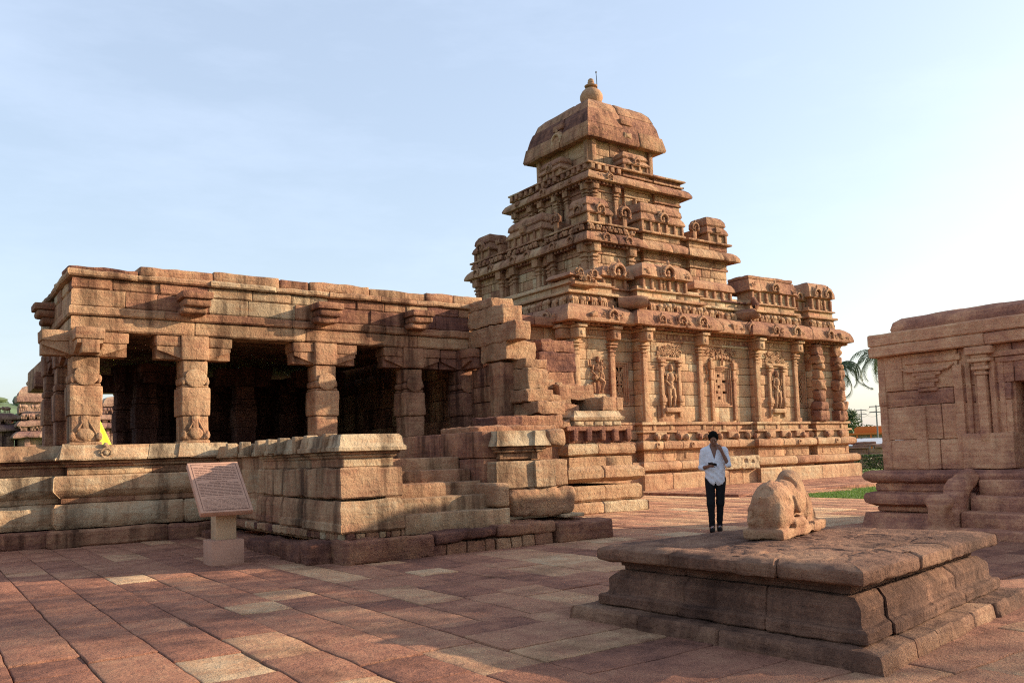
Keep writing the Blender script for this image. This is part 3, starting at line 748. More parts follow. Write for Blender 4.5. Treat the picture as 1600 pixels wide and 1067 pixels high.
        sweep(m, pth, [(-.4, zb), (-.05, zb), (.0, zb+.06), (-.03, zb+(z1-zb)*.5), (-.14, z1-.06), (-.26, z1), (-.5, z1+.01)], ln=(.9, 1.6), amp=.02, res=.15, tm=t-.03, ts=.05)
        sbox(m, fr, (u0+.3, w0, za), (u1-.3, w1-.25, z1-.03), r=.05, t=t)
        kudu(m, fr, (u0+u1)/2, w1+.0, za+.10, r, t=t+.04)
        if two and u1-u0 < 1.6:
            fr2 = Fr(*fr([(u0, w0, 0)])[0][:2], math.degrees(math.atan2(fr.u[1], fr.u[0]))-90); kudu(m, fr2, abs(w1-w0)*.5, -.02, za+.1, r*.9, t=t+.04)
        m.build(name, M_TOW, tower)
    for k, z0, z1, h, s in ((1, 10.3, 11.42, 4.05, 1.35),):
        for ang, (ox, oy) in ((0, (-1, -1)), (-90, (-1, 1))):
            fr = Fr(TCX+ox*h, TCY+oy*h, ang); Ln = 2*h
            if ang == 0:
                mini(fr, -.05, 1.35, -1.1, .05, z0, z1, 'corner_shrine'); mini(fr, Ln-1.35, Ln+.05, -1.1, .05, z0, z1+.12, 'corner_shrine')
                mini(fr, Ln*.34, Ln*.66, -1.0, .12, z0, z1+.15, 'barrel_shrine', r=.2)
            else:
                mini(fr, -.05, 1.35, -1.1, .05, z0, z1+.1, 'corner_shrine', two=False); mini(fr, Ln*.34, Ln*.66, -1.0, .12, z0, z1+.05, 'barrel_shrine', r=.2, two=False)
            # loose horseshoe dormers between them
            for f in (.25, .75): 
                m = MB(); sbox(m, fr, (Ln*f-.12, -.9, z0), (Ln*f+.12, -.05, z0+.45), r=.03, t=.45); kudu(m, fr, Ln*f, -.02, z0+.5, .2, t=.42)
                m.build('horseshoe_dormer', M_TOW, tower)
    h = 2.7
    for ang, (ox, oy) in ((0, (-1, -1)), (-90, (-1, 1))):
        fr = Fr(TCX+ox*h, TCY+oy*h, ang); mini(fr, h*2*.36, h*2*.66, -.75, .0, 13.3, 14.25, 'barrel_shrine', r=.16, two=False)
    # dark window niche with a small figure in storey 2
    def wn(m):
        fr = Fr(TCX-2.62, TCY-2.62, 0)
        sbox(m, fr, (2.35, -.1, 11.2), (2.42, .22, 12.0), t=.6); sbox(m, fr, (3.0, -.1, 11.2), (3.07, .22, 12.0), t=.6); sbox(m, fr, (2.35, -.1, 12.0), (3.07, .22, 12.08), t=.6); figure(m, fr, 2.72, .05, 11.2, .7, t=.5)
    part('niche', wn)
    # neck and domed square roof
    def nk(m):
        for fr, Ln in seg_frames(rect(1.82, 1.82), True): courses(m, fr, 0, Ln, [13.1, 13.6, 14.1, 14.85], th=.3, tm=.55)
        for fr, Ln in seg_frames(rect(1.82, 1.82), True): 
            for u in (.15, Ln-.15): sbox(m, fr, (u-.12, -.05, 13.3), (u+.12, .12, 14.8), r=.02, t=.55)
        sbox(m, ID, (TCX-1.6, TCY-1.6, 13), (TCX+1.6, TCY+1.6, 15), t=.3)
        for fr, Ln in seg_frames(rect(2.1, 2.1), True): sbox(m, fr, (-.1, -.5, 13.3), (Ln+.1, -.0, 13.42), r=.02, t=.5, amp=.01)
    part('neck', nk)
    def roof(m):
        R1 = rect(1.0, 1.0)
        pr = [(1.23, 14.70), (1.28, 14.80), (1.17, 15.36), (1.13, 15.38), (1.03, 15.80), (.93, 16.08), (.90, 16.10), (.76, 16.42), (.52, 16.67)]
        for a, b, tm in ((0, 3, .42), (3, 6, .34), (6, 9, .44)):
            q = pr[a:b]; q = [(q[0][0]-.5, q[0][1]+.02 if a == 0 else q[0][1])]+q+([pr[b]] if b < len(pr) else [])
            if b < len(pr): q.append((pr[b][0]-.5, pr[b][1]))
            else: q += [(.30, 16.72), (-.3, 16.85), (-.9, 16.96)]
            sweep(m, R1, q, True, ln=(.8, 1.4), amp=.02, res=.2, tm=tm, ts=.11, g=.045, joff=.03)
        for fr, Ln in seg_frames(rect(2.15, 2.15), True)[:2]:
            kudu(m, fr, Ln*.52, .05, 15.02, .24, t=.75); sbox(m, fr, (Ln*.44, -.6, 15.6), (Ln*.60, -.02, 15.85), r=.03, t=.38, amp=.01)
            carving(m, fr, .15, 1.0, 14.85, 15.25, wo=.04, t=.5, k=26, sz=.1); carving(m, fr, Ln-1.0, Ln-.1, 14.85, 15.25, wo=.04, t=.5, k=26, sz=.1)
    part('domed_roof', roof)
    part('finial', lambda m: lathe(m, (TCX, TCY, 17.12), [(.5, -.3), (.42, -.1), (.28, 0), (.30, .06), (.44, .18), (.52, .40), (.51, .56), (.42, .74), (.28, .86), (.18, .90), (.17, .94), (.28, .97), (.30, 1.02), (.18, 1.07), (.14, 1.13), (.16, 1.18), (.13, 1.23), (.14, 1.27), (.10, 1.34), (.03, 1.38)], 28, .6, .01), M_ST)
    mr = plain('dark_iron', (.03, .028, .03), .6)
    m = MB(); tube(m, ID, [(TCX+.38, TCY, 17.9), (TCX+.37, TCY, 18.5), (TCX+.35, TCY, 18.85)], [.022, .018, .016], n=5); ell(m, ID, (TCX+.35, TCY, 18.88), (.035, .035, .06)); m.build('lightning_rod', mr, tower)
build_tower()

# ================================================================ PILLARED HALL
hall = thing('pillared_hall', 'long flat-roofed sandstone hall with open bays of square pillars', 'hall', (7, 22, 0))
def spout(mb, fr, u, z=4.45, d=.5, w=.30):
    sbox(mb, fr, (u-w, -.1, z+.30), (u+w, d+.02, z+.44), r=.02, t=.35, amp=.01, res=.12)
    sbox(mb, fr, (u-w+.05, -.1, z+.14), (u+w-.02, d-.03, z+.30), r=.06, t=.4, amp=.015, res=.1)
    sbox(mb, fr, (u-w+.02, -.1, z), (u+w-.08, d-.12, z+.15), r=.06, t=.38, amp=.02, res=.1)
def build_hall():
    HP = [(3.3, 29), (3.3, 22.3), (2.42, 22.3), (2.42, 17.72), (11.34, 17.72)]
    mb = MB()
    sweep(mb, HP, BLK(.0, 4.06, 4.34, inn=-.55, c=.03), ln=(2.2, 3.0), amp=.012, sc=2, res=.25, tm=.58, ts=.06, g=.02)
    sweep(mb, HP, BLK(.05, 4.345, 4.52, inn=-.55, c=.03), ln=(1.6, 2.9), amp=.018, sc=2.4, res=.2, tm=.55, ts=.07, g=.02)
    mb.build('beam', M_HALL, hall)
    mb = MB()
    sweep(mb, HP, BLK(.0, 4.525, 4.86, inn=-.5, c=.03), ln=(.55, 1.2), amp=.014, sc=3, res=.2, tm=.48, ts=.36, g=.018, joff=.02)
    sweep(mb, HP, BLK(-.01, 4.865, 5.08, inn=-.5, c=.03), ln=(.4, .95), amp=.016, sc=3, res=.18, tm=.60, ts=.32, g=.02, joff=.025)
    sweep(mb, HP, BLK(.08, 5.085, 5.21, inn=-.5, c=.03), ln=(.8, 1.6), amp=.02, sc=3, res=.16, tm=.70, ts=.12, g=.02, joff=.03)
    x = 2.36
    while x < 11.6:
        x1 = min(11.75, x+random.uniform(.6, 1.5)); top = random.uniform(5.38, 5.43) if x > 2.8 else 5.30
        sbox(mb, W0, (x, -18.5, 5.21), (x1-.02, -17.68-random.uniform(0, .06), top), r=.028, res=.14, amp=.022, sc=3.2, t=tt(.55, .18)); x = x1
    y = 17.75
    while y < 21.3:
        y1 = y+random.uniform(.7, 1.4); sbox(mb, ID, (2.36+random.uniform(0, .06), y+.3, 5.21), (3.2, y1+.28, random.uniform(5.28, 5.42)), r=.05, res=.2, amp=.03, t=tt(.45, .15)); y = y1
    mb.build('upper_wall', M_HALL, hall)
    mb = MB(); sbox(mb, ID, (2.75, 18.1, 4.42), (11.9, 22.0, 5.26), r=.04, t=.45, amp=.03, res=1.); sbox(mb, ID, (3.6, 21.5, 4.43), (11.9, 37.5, 5.24), r=.04, t=.45, amp=.03, res=1.); mb.build('roof', M_HALL, hall)
    for u in (4.62, 7.45, 9.78):
        mb = MB(); spout(mb, Fr(0, 17.72), u); mb.build('water_spout', M_HALL, hall)
    mb = MB(); spout(mb, Fr(2.42, 22.3, -90), 2.0, z=4.5, d=.36); mb.build('water_spout', M_HALL, hall)
    # pillars
    def pillar(x, y, tone=.6, worn=0., capdir=(1, 0), rich=True, foot=True):
        mb = MB(); z = 1.86
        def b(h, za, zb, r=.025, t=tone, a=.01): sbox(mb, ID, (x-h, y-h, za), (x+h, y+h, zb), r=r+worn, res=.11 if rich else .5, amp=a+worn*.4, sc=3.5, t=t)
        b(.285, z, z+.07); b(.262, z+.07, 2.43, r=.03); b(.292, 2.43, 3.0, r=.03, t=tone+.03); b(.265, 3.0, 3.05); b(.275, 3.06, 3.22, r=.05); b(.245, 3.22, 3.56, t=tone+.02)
        if rich:
            for fr in (Fr(x, y-.262),):
                # half-disc medallion, corner leaves and carved pot on the foot
                n = 16; V = [(0, .02, 3.17)]+[(.20*math.cos(2*math.pi*i/n), .0, 3.19+.17*math.sin(2*math.pi*i/n)) for i in range(n)]
                mb.add(fr([(v[0], v[1]+.05, v[2]) for v in V]), [(0, 1+i, 1+(i+1) % n) for i in range(n)], min(1, tone+.08))
                tube(mb, fr, [(.20*math.cos(2*math.pi*i/n), .03, 3.19+.17*math.sin(2*math.pi*i/n)) for i in range(n+1)], .022, t=tone+.1, n=5)
                for q in (-1, 1) if foot else ():
                    ell(mb, fr, (q*.23, .0, 3.13), (.05, .04, .09), t=tone, amp=.01); ell(mb, fr, (q*.23, .01, 2.03), (.06, .05, .09), t=tone, amp=.01)
                    tube(mb, fr, [(q*.07, .01, 2.42), (q*.06, .02, 2.3), (q*.12, .03, 2.18), (q*.19, .02, 2.05), (q*.17, .01, 1.96)], [.018, .02, .022, .02, .018], t=tone, n=5, amp=.006)
                if foot: ell(mb, fr, (0, .0, 2.08), (.17, .05, .13), t=tone+.05, n=12, m=8, amp=.008); sbox(mb, fr, (-.06, -.02, 2.15), (.06, .03, 2.43), r=.02, t=tone, amp=.006)
        pb = mb.build('pillar', M_HALL, hall)
        mb = MB()
        def arm(fr, L):   # two-armed bracket capital
            sbox(mb, fr, (-.27, -.27, 3.57), (.27, .29, 4.055), r=.02, res=.12, amp=.008, t=tone)
            for q in (-1, 1):
                sbox(mb, fr, (min(q*.275, q*L), -.25, 3.84), (max(q*.275, q*L), .25, 4.05), r=.02, res=.12, amp=.012, t=tt(tone, .04))
                V = [(q*.275, w_, zz) for w_ in (-.22, .22) for zz in (3.60, 3.835)]+[(q*(L-.03), w_, zz) for w_ in (-.22, .22) for zz in (3.76, 3.835)]
                f = [(0, 1, 3, 2), (4, 6, 7, 5), (0, 2, 6, 4), (1, 5, 7, 3), (0, 4, 5, 1), (2, 3, 7, 6)]
                mb.add(fr(V), f, tone)
                sbox(mb, fr, (min(q*.275, q*(L-.02)), -.16, 3.58), (max(q*.275, q*(L-.02)), .14, 3.83), r=.01, t=tone-.1)
        if capdir[0]: arm(Fr(x, y, 0), .76)
        if capdir[1]: arm(Fr(x, y, -90), .76)
        mb.build('capital', M_HALL, pb)
    pillar(2.68, 18.02, .62, 0, (1, 1)); pillar(4.70, 18.02, .64); pillar(7.54, 18.02, .5, .012, foot=False); pillar(9.76, 18.02, .40, .02, foot=False); pillar(11.3, 18.05, .25, .01, (1, 1), foot=False)
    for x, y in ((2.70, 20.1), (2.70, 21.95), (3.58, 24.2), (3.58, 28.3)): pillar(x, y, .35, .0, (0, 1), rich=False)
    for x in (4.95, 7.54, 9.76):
        for y in (23.6, 26.2): pillar(x, y, .0, 0, (1, 1), rich=False)  # darkest tone paints the hall's interior shade onto these pillars
    mb = MB(); sbox(mb, ID, (2.68, 25.9, 3.66), (3.5, 26.5, 4.08), r=.03, res=.12, amp=.02, t=.3); mb.build('bracket_arm', M_HALL, hall)
    # walls that close the hall, behind and on the right
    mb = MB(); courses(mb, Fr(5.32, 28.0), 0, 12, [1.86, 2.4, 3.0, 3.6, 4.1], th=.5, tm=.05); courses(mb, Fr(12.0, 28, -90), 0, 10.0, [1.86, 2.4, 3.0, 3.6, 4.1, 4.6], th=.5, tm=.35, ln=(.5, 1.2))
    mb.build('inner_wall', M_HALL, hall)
    # the platform the hall stands on
    PH = [(-6, 17.82), (2.15, 17.82), (2.15, 17.50), (5.3, 17.50)]
    mb = MB()
    sweep(mb, PH, BLK(.12, -.03, .31, c=.05, inn=-.8), ln=(.9, 2.6), amp=.025, sc=2.2, res=.14, tm=.28, ts=.12, g=.04)
    sweep(mb, PH, FAC(.03, .33, .78, c=.07), ln=(.9, 2.6), amp=.014, sc=2.2, res=.16, tm=.88, ts=.10, g=.03, joff=.02)
    sweep(mb, PH, BLK(-.10, .78, .89), ln=(.8, 2.), amp=.006, tm=.6)
    sweep(mb, PH, [(-.5, .89), (-.10, .89), (-.08, .90), (.04, 1.02), (.045, 1.05), (.035, 1.27), (.0, 1.30), (-.5, 1.30)], ln=(1.4, 2.8), amp=.010, sc=2.2, res=.18, tm=.85, ts=.09, g=.02)
    sweep(mb, PH, BLK(-.22, 1.30, 1.46), ln=(.8, 2.), amp=.004, tm=.62)
    sweep(mb, PH, BLK(-.17, 1.46, 1.52), amp=.003, tm=.55); sweep(mb, PH, BLK(-.12, 1.52, 1.575), amp=.003, tm=.5)
    sweep(mb, PH, [(-.8, 1.58), (-.02, 1.58), (.0, 1.585), (.01, 1.62), (-.03, 1.64), (-.10, 1.80), (-.13, 1.87), (-.8, 1.875)], ln=(1.2, 2.3), amp=.008, res=.18, tm=.85, ts=.06, g=.014)
    fr = Fr(0, 17.5)
    tube(mb, fr, [(3.0+.09*math.cos(a*.55), -.03, 1.71+.09*math.sin(a*.55)) for a in range(13)], .022, t=.85); ell(mb, fr, (3.0, -.04, 1.71), (.05, .03, .05), t=.9); ell(mb, fr, (3.0, -.08, 1.86), (.05, .04, .05), t=.85)
    for u in (2.33, 4.42): mb.add(fr([(u-.13, .03, 1.60), (u+.13, .03, 1.60), (u+.06, -.10, 1.89), (u-.06, -.10, 1.89), (u-.15, -.1, 1.59), (u+.15, -.1, 1.59)]), [(0, 1, 2, 3), (0, 3, 4), (1, 5, 2)], .85)
    sbox(mb, ID, (-6, 18.3, .3), (17, 38, 1.84), r=.02, t=.5)
    mb.build('platform', M_HALL, hall)
    # broken front wall of the right-hand bay: stands up like a stair
    mb = MB(); frl = Fr(11.34, 17.72, -90)
    courses(mb, frl, .02, 1.45, [1.86, 2.3, 2.72, 3.1, 3.56], th=.6, tm=.35, ts=.15, ln=(.35, .8))
    sbox(mb, ID, (11.25, 16.28, 1.86), (11.75, 16.75, 3.62), r=.02, t=.45, amp=.01, res=.15)
    mb.build('side_wall', M_HALL, hall)
    def loose(name, lst, mat=M_ROUGH, par=hall):
        for (x0, x1, z0, z1, yf, yb, t) in lst:
            mb = MB(); sbox(mb, ID, (x0, yf, z0), (x1, yb, z1), r=.022, res=.075, amp=.028, sc=5.5, t=t); mb.build(name, mat, par)
    loose('broken_beam', [(11.30, 11.90, 4.56, 4.98, 16.2, 17.7, .62), (11.30, 11.72, 4.09, 4.53, 15.68, 17.7, .55), (11.32, 12.2, 3.67, 4.12, 16.12, 17.2, .66), (11.35, 12.0, 5.0, 5.25, 16.7, 17.9, .6)])
    loose('wall_block', [(11.66, 12.29, 3.46, 3.67, 15.85, 16.9, .58), (11.62, 12.22, 2.94, 3.44, 15.7, 16.8, .66), (11.50, 12.29, 2.64, 2.93, 15.6, 16.9, .55), (11.62, 12.43, 2.34, 2.63, 15.35, 16.7, .58),
        (12.25, 12.83, 3.0, 3.18, 16.2, 17.2, .6), (12.4, 13.17, 2.85, 3.08, 16.3, 17.2, .5), (12.45, 13.10, 2.60, 2.84, 15.95, 17.0, .62), (12.45, 13.16, 2.42, 2.58, 15.7, 16.8, .4),
        (13.2, 14.28, 4.07, 4.38, 17.2, 18.3, .22), (12.95, 14.16, 3.53, 4.03, 17.0, 18.2, .10), (12.9, 14.05, 3.12, 3.52, 16.95, 18.4, .4), (12.75, 13.85, 2.72, 3.10, 15.95, 17.0, .48),
        (13.55, 14.0, 2.43, 2.76, 15.3, 16.7, .62), (12.3, 13.3, 2.42, 2.6, 16.3, 17.3, .5), (11.45, 12.3, 2.36, 3.4, 16.75, 17.3, .45), (12.3, 13.2, 1.9, 3.0, 17.2, 17.9, .45), (14.02, 14.24, 2.43, 2.74, 15.32, 16.0, .62)])
    # rubble core showing between the broken courses
    mb = MB(); rg = np.random.default_rng(8)
    for _ in range(60):
        f = rg.uniform(0, 1); x = 11.9+2.2*f; z = 2.35+(1-f)*1.7*rg.uniform(0, 1); q = rg.uniform(.06, .17, 3)
        y = 16.35+rg.uniform(-.2, .5); sbox(mb, ID, (x-q[0], y-q[1], z-q[2]*.6), (x+q[0], y+q[1], z+q[2]*.6), r=.02, res=.06, amp=.02, sc=8, t=tt(.45, .15))
    tag(mb.build('rubble_core', M_ROUGH, hall), kind='stuff')
    # carved plinth of the broken wing
    PW = [(12.42, 16.6), (12.42, 15.28), (14.45, 15.28), (14.45, 18.5)]
    mb = MB()
    sweep(mb, PW, BLK(.22, -.02, .26, c=.04), ln=(.5, 1.), amp=.02, res=.12, tm=.6, g=.03); sweep(mb, PW, BLK(.14, .27, .64, c=.06), ln=(.9, 1.5), amp=.016, res=.14, tm=.75, ts=.06, g=.02)
    sweep(mb, PW, FAC(.18, .72, 1.10, c=.16), ln=(.8, 1.4), amp=.012, res=.14, tm=.72, ts=.06, g=.03); sweep(mb, PW, BLK(-.02, 1.08, 1.32), tm=.65)
    sweep(mb, PW, TOR(.06, 1.33, 1.64, k=.14), ln=(.5, 1.), amp=.016, res=.12, tm=.55, g=.02)
    sweep(mb, PW, BLK(-.10, 1.64, 2.02), tm=.25, ts=.05); fr = Fr(12.42, 15.28); dentils(mb, fr, 0, 2.1, -.1, .05, 1.70, 1.98, step=.42, wd=.15, t=.15, amp=.02)
    sweep(mb, PW, BLK(.03, 1.93, 2.05), tm=.2, amp=.01)
    mb.build('wing_plinth', M_ROUGH, hall)
    mb = MB(); P2 = [(12.6, 16.4), (12.6, 15.25), (14.1, 15.25), (14.1, 16.5)]
    sweep(mb, P2, [(-.5, 2.06), (-.02, 2.06), (-.02, 2.17), (.03, 2.19), (.06, 2.26), (-.0, 2.30), (-.05, 2.41), (-.5, 2.42)], ln=(1.6, 2.), amp=.01, res=.12, tm=.95, ts=.02)
    dentils(mb, Fr(12.6, 15.25), 0, 1.5, -.05, .0, 2.07, 2.16, step=.3, wd=.25, t=.9); mb.build('cornice_block', M_HALL, hall)
    mb = MB(); courses(mb, Fr(11.4, 17.4), 0, 3.0, [0, .6, 1.2, 1.85, 2.4], th=.8, tm=.45); sbox(mb, ID, (11.6, 17.3, 0), (14.3, 22.3, 2.4), r=.05, t=.4); mb.build('wing_core', M_HALL, hall)
    loose('wall_block', [(10.0, 10.7, 2.0, 2.24, 14.7, 15.6, .12), (10.7, 12.05, 2.0, 2.28, 15.0, 15.9, .35), (12.05, 12.5, 2.0, 2.2, 15.3, 16.2, .5), (9.2, 11.2, 1.86, 2.02, 14.2, 15.6, .45)])
build_hall()

# ================================================================ ENTRANCE STAIR
stair = thing('stair_porch', 'stone entrance stair between two moulded pale blocks in front of the hall', 'stairs', (6.8, 13, 0))
def build_stair():
    PL = [(5.07, 17.5), (5.07, 14.9), (4.99, 14.9), (4.99, 13.5), (4.93, 13.5), (4.93, 12.4), (4.87, 12.4), (4.87, 11.02), (5.83, 11.02), (5.83, 17.4)]
    mb = MB()
    sweep(mb, PL, FAC(.0, .40, .85, c=.04), ln=(.8, 1.3), amp=.016, sc=2.5, res=.1, tm=.60, ts=.2, g=.03, joff=.02)
    sweep(mb, PL, BLK(.03, .40, .55, c=.03), ln=(.8, 1.3), amp=.01, sc=2.5, res=.12, tm=.6, ts=.15)
    sweep(mb, PL, BLK(-.01, .88, 1.31, c=.02), ln=(.5, 1.0), amp=.016, sc=3, res=.09, tm=.72, ts=.07, g=.02)
    sweep(mb, PL, BLK(-.10, 1.31, 1.45), tm=.7, amp=.006); sweep(mb, PL, BLK(-.06, 1.45, 1.50), tm=.7); sweep(mb, PL, BLK(-.02, 1.50, 1.54), tm=.7)
    mb.build('left_cheek', M_HALL, stair)
    mb = MB()
    sweep(mb, PL, [(-.4, 1.54), (.02, 1.54), (.05, 1.55), (.05, 1.60), (.02, 1.63), (.0, 1.75), (-.03, 1.785), (-.4, 1.80)], ln=(.35, .8), amp=.008, sc=3, res=.08, tm=.93, ts=.04, g=.014, joff=.015)
    fr = Fr(4.87, 17.5, -90)
    for u in (3.05, 3.6, 4.15, 4.8, 5.3, 6.0, 2.2, 1.4): sbox(mb, fr, (u-.06, -.14, 1.56), (u+.06, .05, 1.81), r=.02, t=.9, amp=.01, res=.1)
    mb.build('left_coping', M_HALL, stair)
    mb = MB(); sbox(mb, ID, (5.1, 11.3, .2), (5.7, 17.5, 1.72), r=.02, t=.6); mb.build('left_core', M_HALL, stair)
    tops = [.59, .81, 1.02, 1.22, 1.42]
    for i, z in enumerate(tops):
        mb = MB(); y0 = 11.02+.34*i
        sbox(mb, ID, (5.86, y0, (.30 if i == 0 else tops[i-1]-.03)), (7.72 if i == 0 else 7.64, y0+.6 if i < 4 else 13.2, z), r=.018, res=.12, amp=.008, sc=3, t=[.78, .72, .62, .5, .6][i]); mb.build('step', M_HALL, stair)
    mb = MB(); sbox(mb, ID, (5.8, 13.15, 1.20), (7.7, 17.6, 1.415), r=.02, t=.4, amp=.01, res=.2); mb.build('landing', M_HALL, stair)
    PR = [(7.66, 17.4), (7.66, 11.75)]
    mb = MB(); courses(mb, Fr(7.66, 17.4, -90), 0, 5.75, [.3, .95, 1.38, 1.83], th=1.0, tm=.36, ts=.12, ln=(.8, 1.4), amp=.006, res=.3); mb.build('stair_wall', M_HALL, stair)
    mb = MB(); sbox(mb, ID, (8.0, 11.9, .3), (9.3, 16, 1.76), r=.02, t=.5)
    fr = Fr(0, 11.42)
    Q = [(7.78, 13), (7.78, 11.42), (8.52, 11.42), (8.52, 11.36), (8.82, 11.36), (8.82, 13)]
    sweep(mb, Q, [(-.4, 1.56), (-.02, 1.56), (.02, 1.57), (.0, 1.62), (-.04, 1.72), (-.05, 1.82), (-.4, 1.83)], ln=(1, 2), amp=.008, res=.1, tm=.93, ts=.03)
    sweep(mb, Q, BLK(-.14, 1.34, 1.46), tm=.6, amp=.005); sweep(mb, Q, BLK(-.08, 1.46, 1.51), tm=.6); sweep(mb, Q, BLK(-.04, 1.51, 1.56), tm=.6)
    sweep(mb, Q, BLK(.05, .87, 1.32), ln=(1, 2), amp=.012, res=.09, tm=.78, ts=.04)
    sweep(mb, [(7.95, 13), (7.95, 11.44), (9.0, 11.44), (9.0, 13)], BLK(.02, .36, .42), tm=.9, amp=.01, res=.1)
    mb.build('right_cheek', M_HALL, stair)
    for (x0, x1, z0, z1, y0, y1, t, r, a) in [(8.84, 9.2, 1.54, 1.84, 11.4, 12.4, .62, .06, .035), (8.92, 9.24, .88, 1.32, 11.4, 12.4, .6, .03, .035), (7.98, 9.38, .40, .86, 11.34, 12.6, .55, .10, .05), (9.0, 9.45, .34, .40, 11.25, 11.9, .9, .02, .01), (7.48, 7.76, .60, .98, 11.05, 11.75, .66, .06, .01)]:
        mb = MB(); sbox(mb, ID, (x0, y0, z0), (x1, y1, z1), r=r, res=.07, amp=a, sc=4.2, t=t); mb.build('cheek_block', M_ROUGH, stair)
    mb = MB(); x = 4.95
    while x < 7.4:
        x1 = x+random.uniform(.08, .22); sbox(mb, ID, (x, 11.04, .30), (x1-.01, 11.3, .395), r=.02, res=.05, amp=.012, sc=8, t=tt(.55, .2)); x = x1
    y = 11.1
    while y < 17: y1 = y+random.uniform(.1, .25); sbox(mb, ID, (4.9, y, .28), (5.2, y1-.01, .395), r=.02, res=.06, amp=.012, sc=8, t=tt(.5, .2)); y = y1
    tag(mb.build('packing_stones', M_ROUGH, stair), kind='stuff')
    # rest of the wing's plinth between stair and temple
    mb = MB(); sbox(mb, ID, (9.4, 15.6, -.02), (12.4, 17.5, 1.86), r=.04, t=.45, amp=.02, res=.3); mb.build('wing_base', M_ROUGH, stair)
build_stair()
# rough foundation blocks lying round the stair
GF = 'rough foundation blocks round the stair'
for (x0, x1, y0, y1, z1, t, lab) in [(4.78, 6.15, 10.72, 11.3, .31, .30, 'long rough brown foundation block at the near left corner of the stair'),
    (6.17, 7.28, 10.74, 11.5, .33, .10, 'dark red foundation slab raised on small stones below the steps'),
    (7.30, 8.42, 10.74, 11.6, .35, .32, 'rough foundation block right of the dark red slab, in front of the right cheek'),
    (8.44, 9.62, 10.72, 11.9, .30, .22, 'rough foundation block at the far right end, nearest the walking man'),
    (4.46, 4.86, 11.2, 11.62, .30, .12, 'small dark red broken block beside the left corner of the stair'),
    (4.46, 4.95, 11.64, 12.4, .26, .08, 'dark red block along the left flank, second from the corner'),
    (4.56, 5.0, 12.42, 14.2, .20, .12, 'low red kerb block along the left flank behind the notice board'),
    (4.66, 5.1, 14.22, 17.3, .16, .18, 'longest low red kerb block, against the hall platform')]:
    mb = MB(); zb = -.03
    if 'slab' in lab:
        zb = .17
        sx = x0
        while sx < x1-.05: e = sx+random.uniform(.16, .42); sbox(mb, ID, (sx, y0+.05, -.03), (min(e, x1)-.015, y1, .165), r=.02, res=.06, amp=.014, sc=6, t=tt(.5, .12)); sx = e
    sbox(mb, ID, (x0, y0, zb), (x1, y1, z1), r=.05, res=.075, amp=.032, sc=4.0, t=t)
    tag(mb.build('foundation_block', M_ROUGH, at=((x0+x1)/2, (y0+y1)/2, 0)), lab, 'stone block', GF)

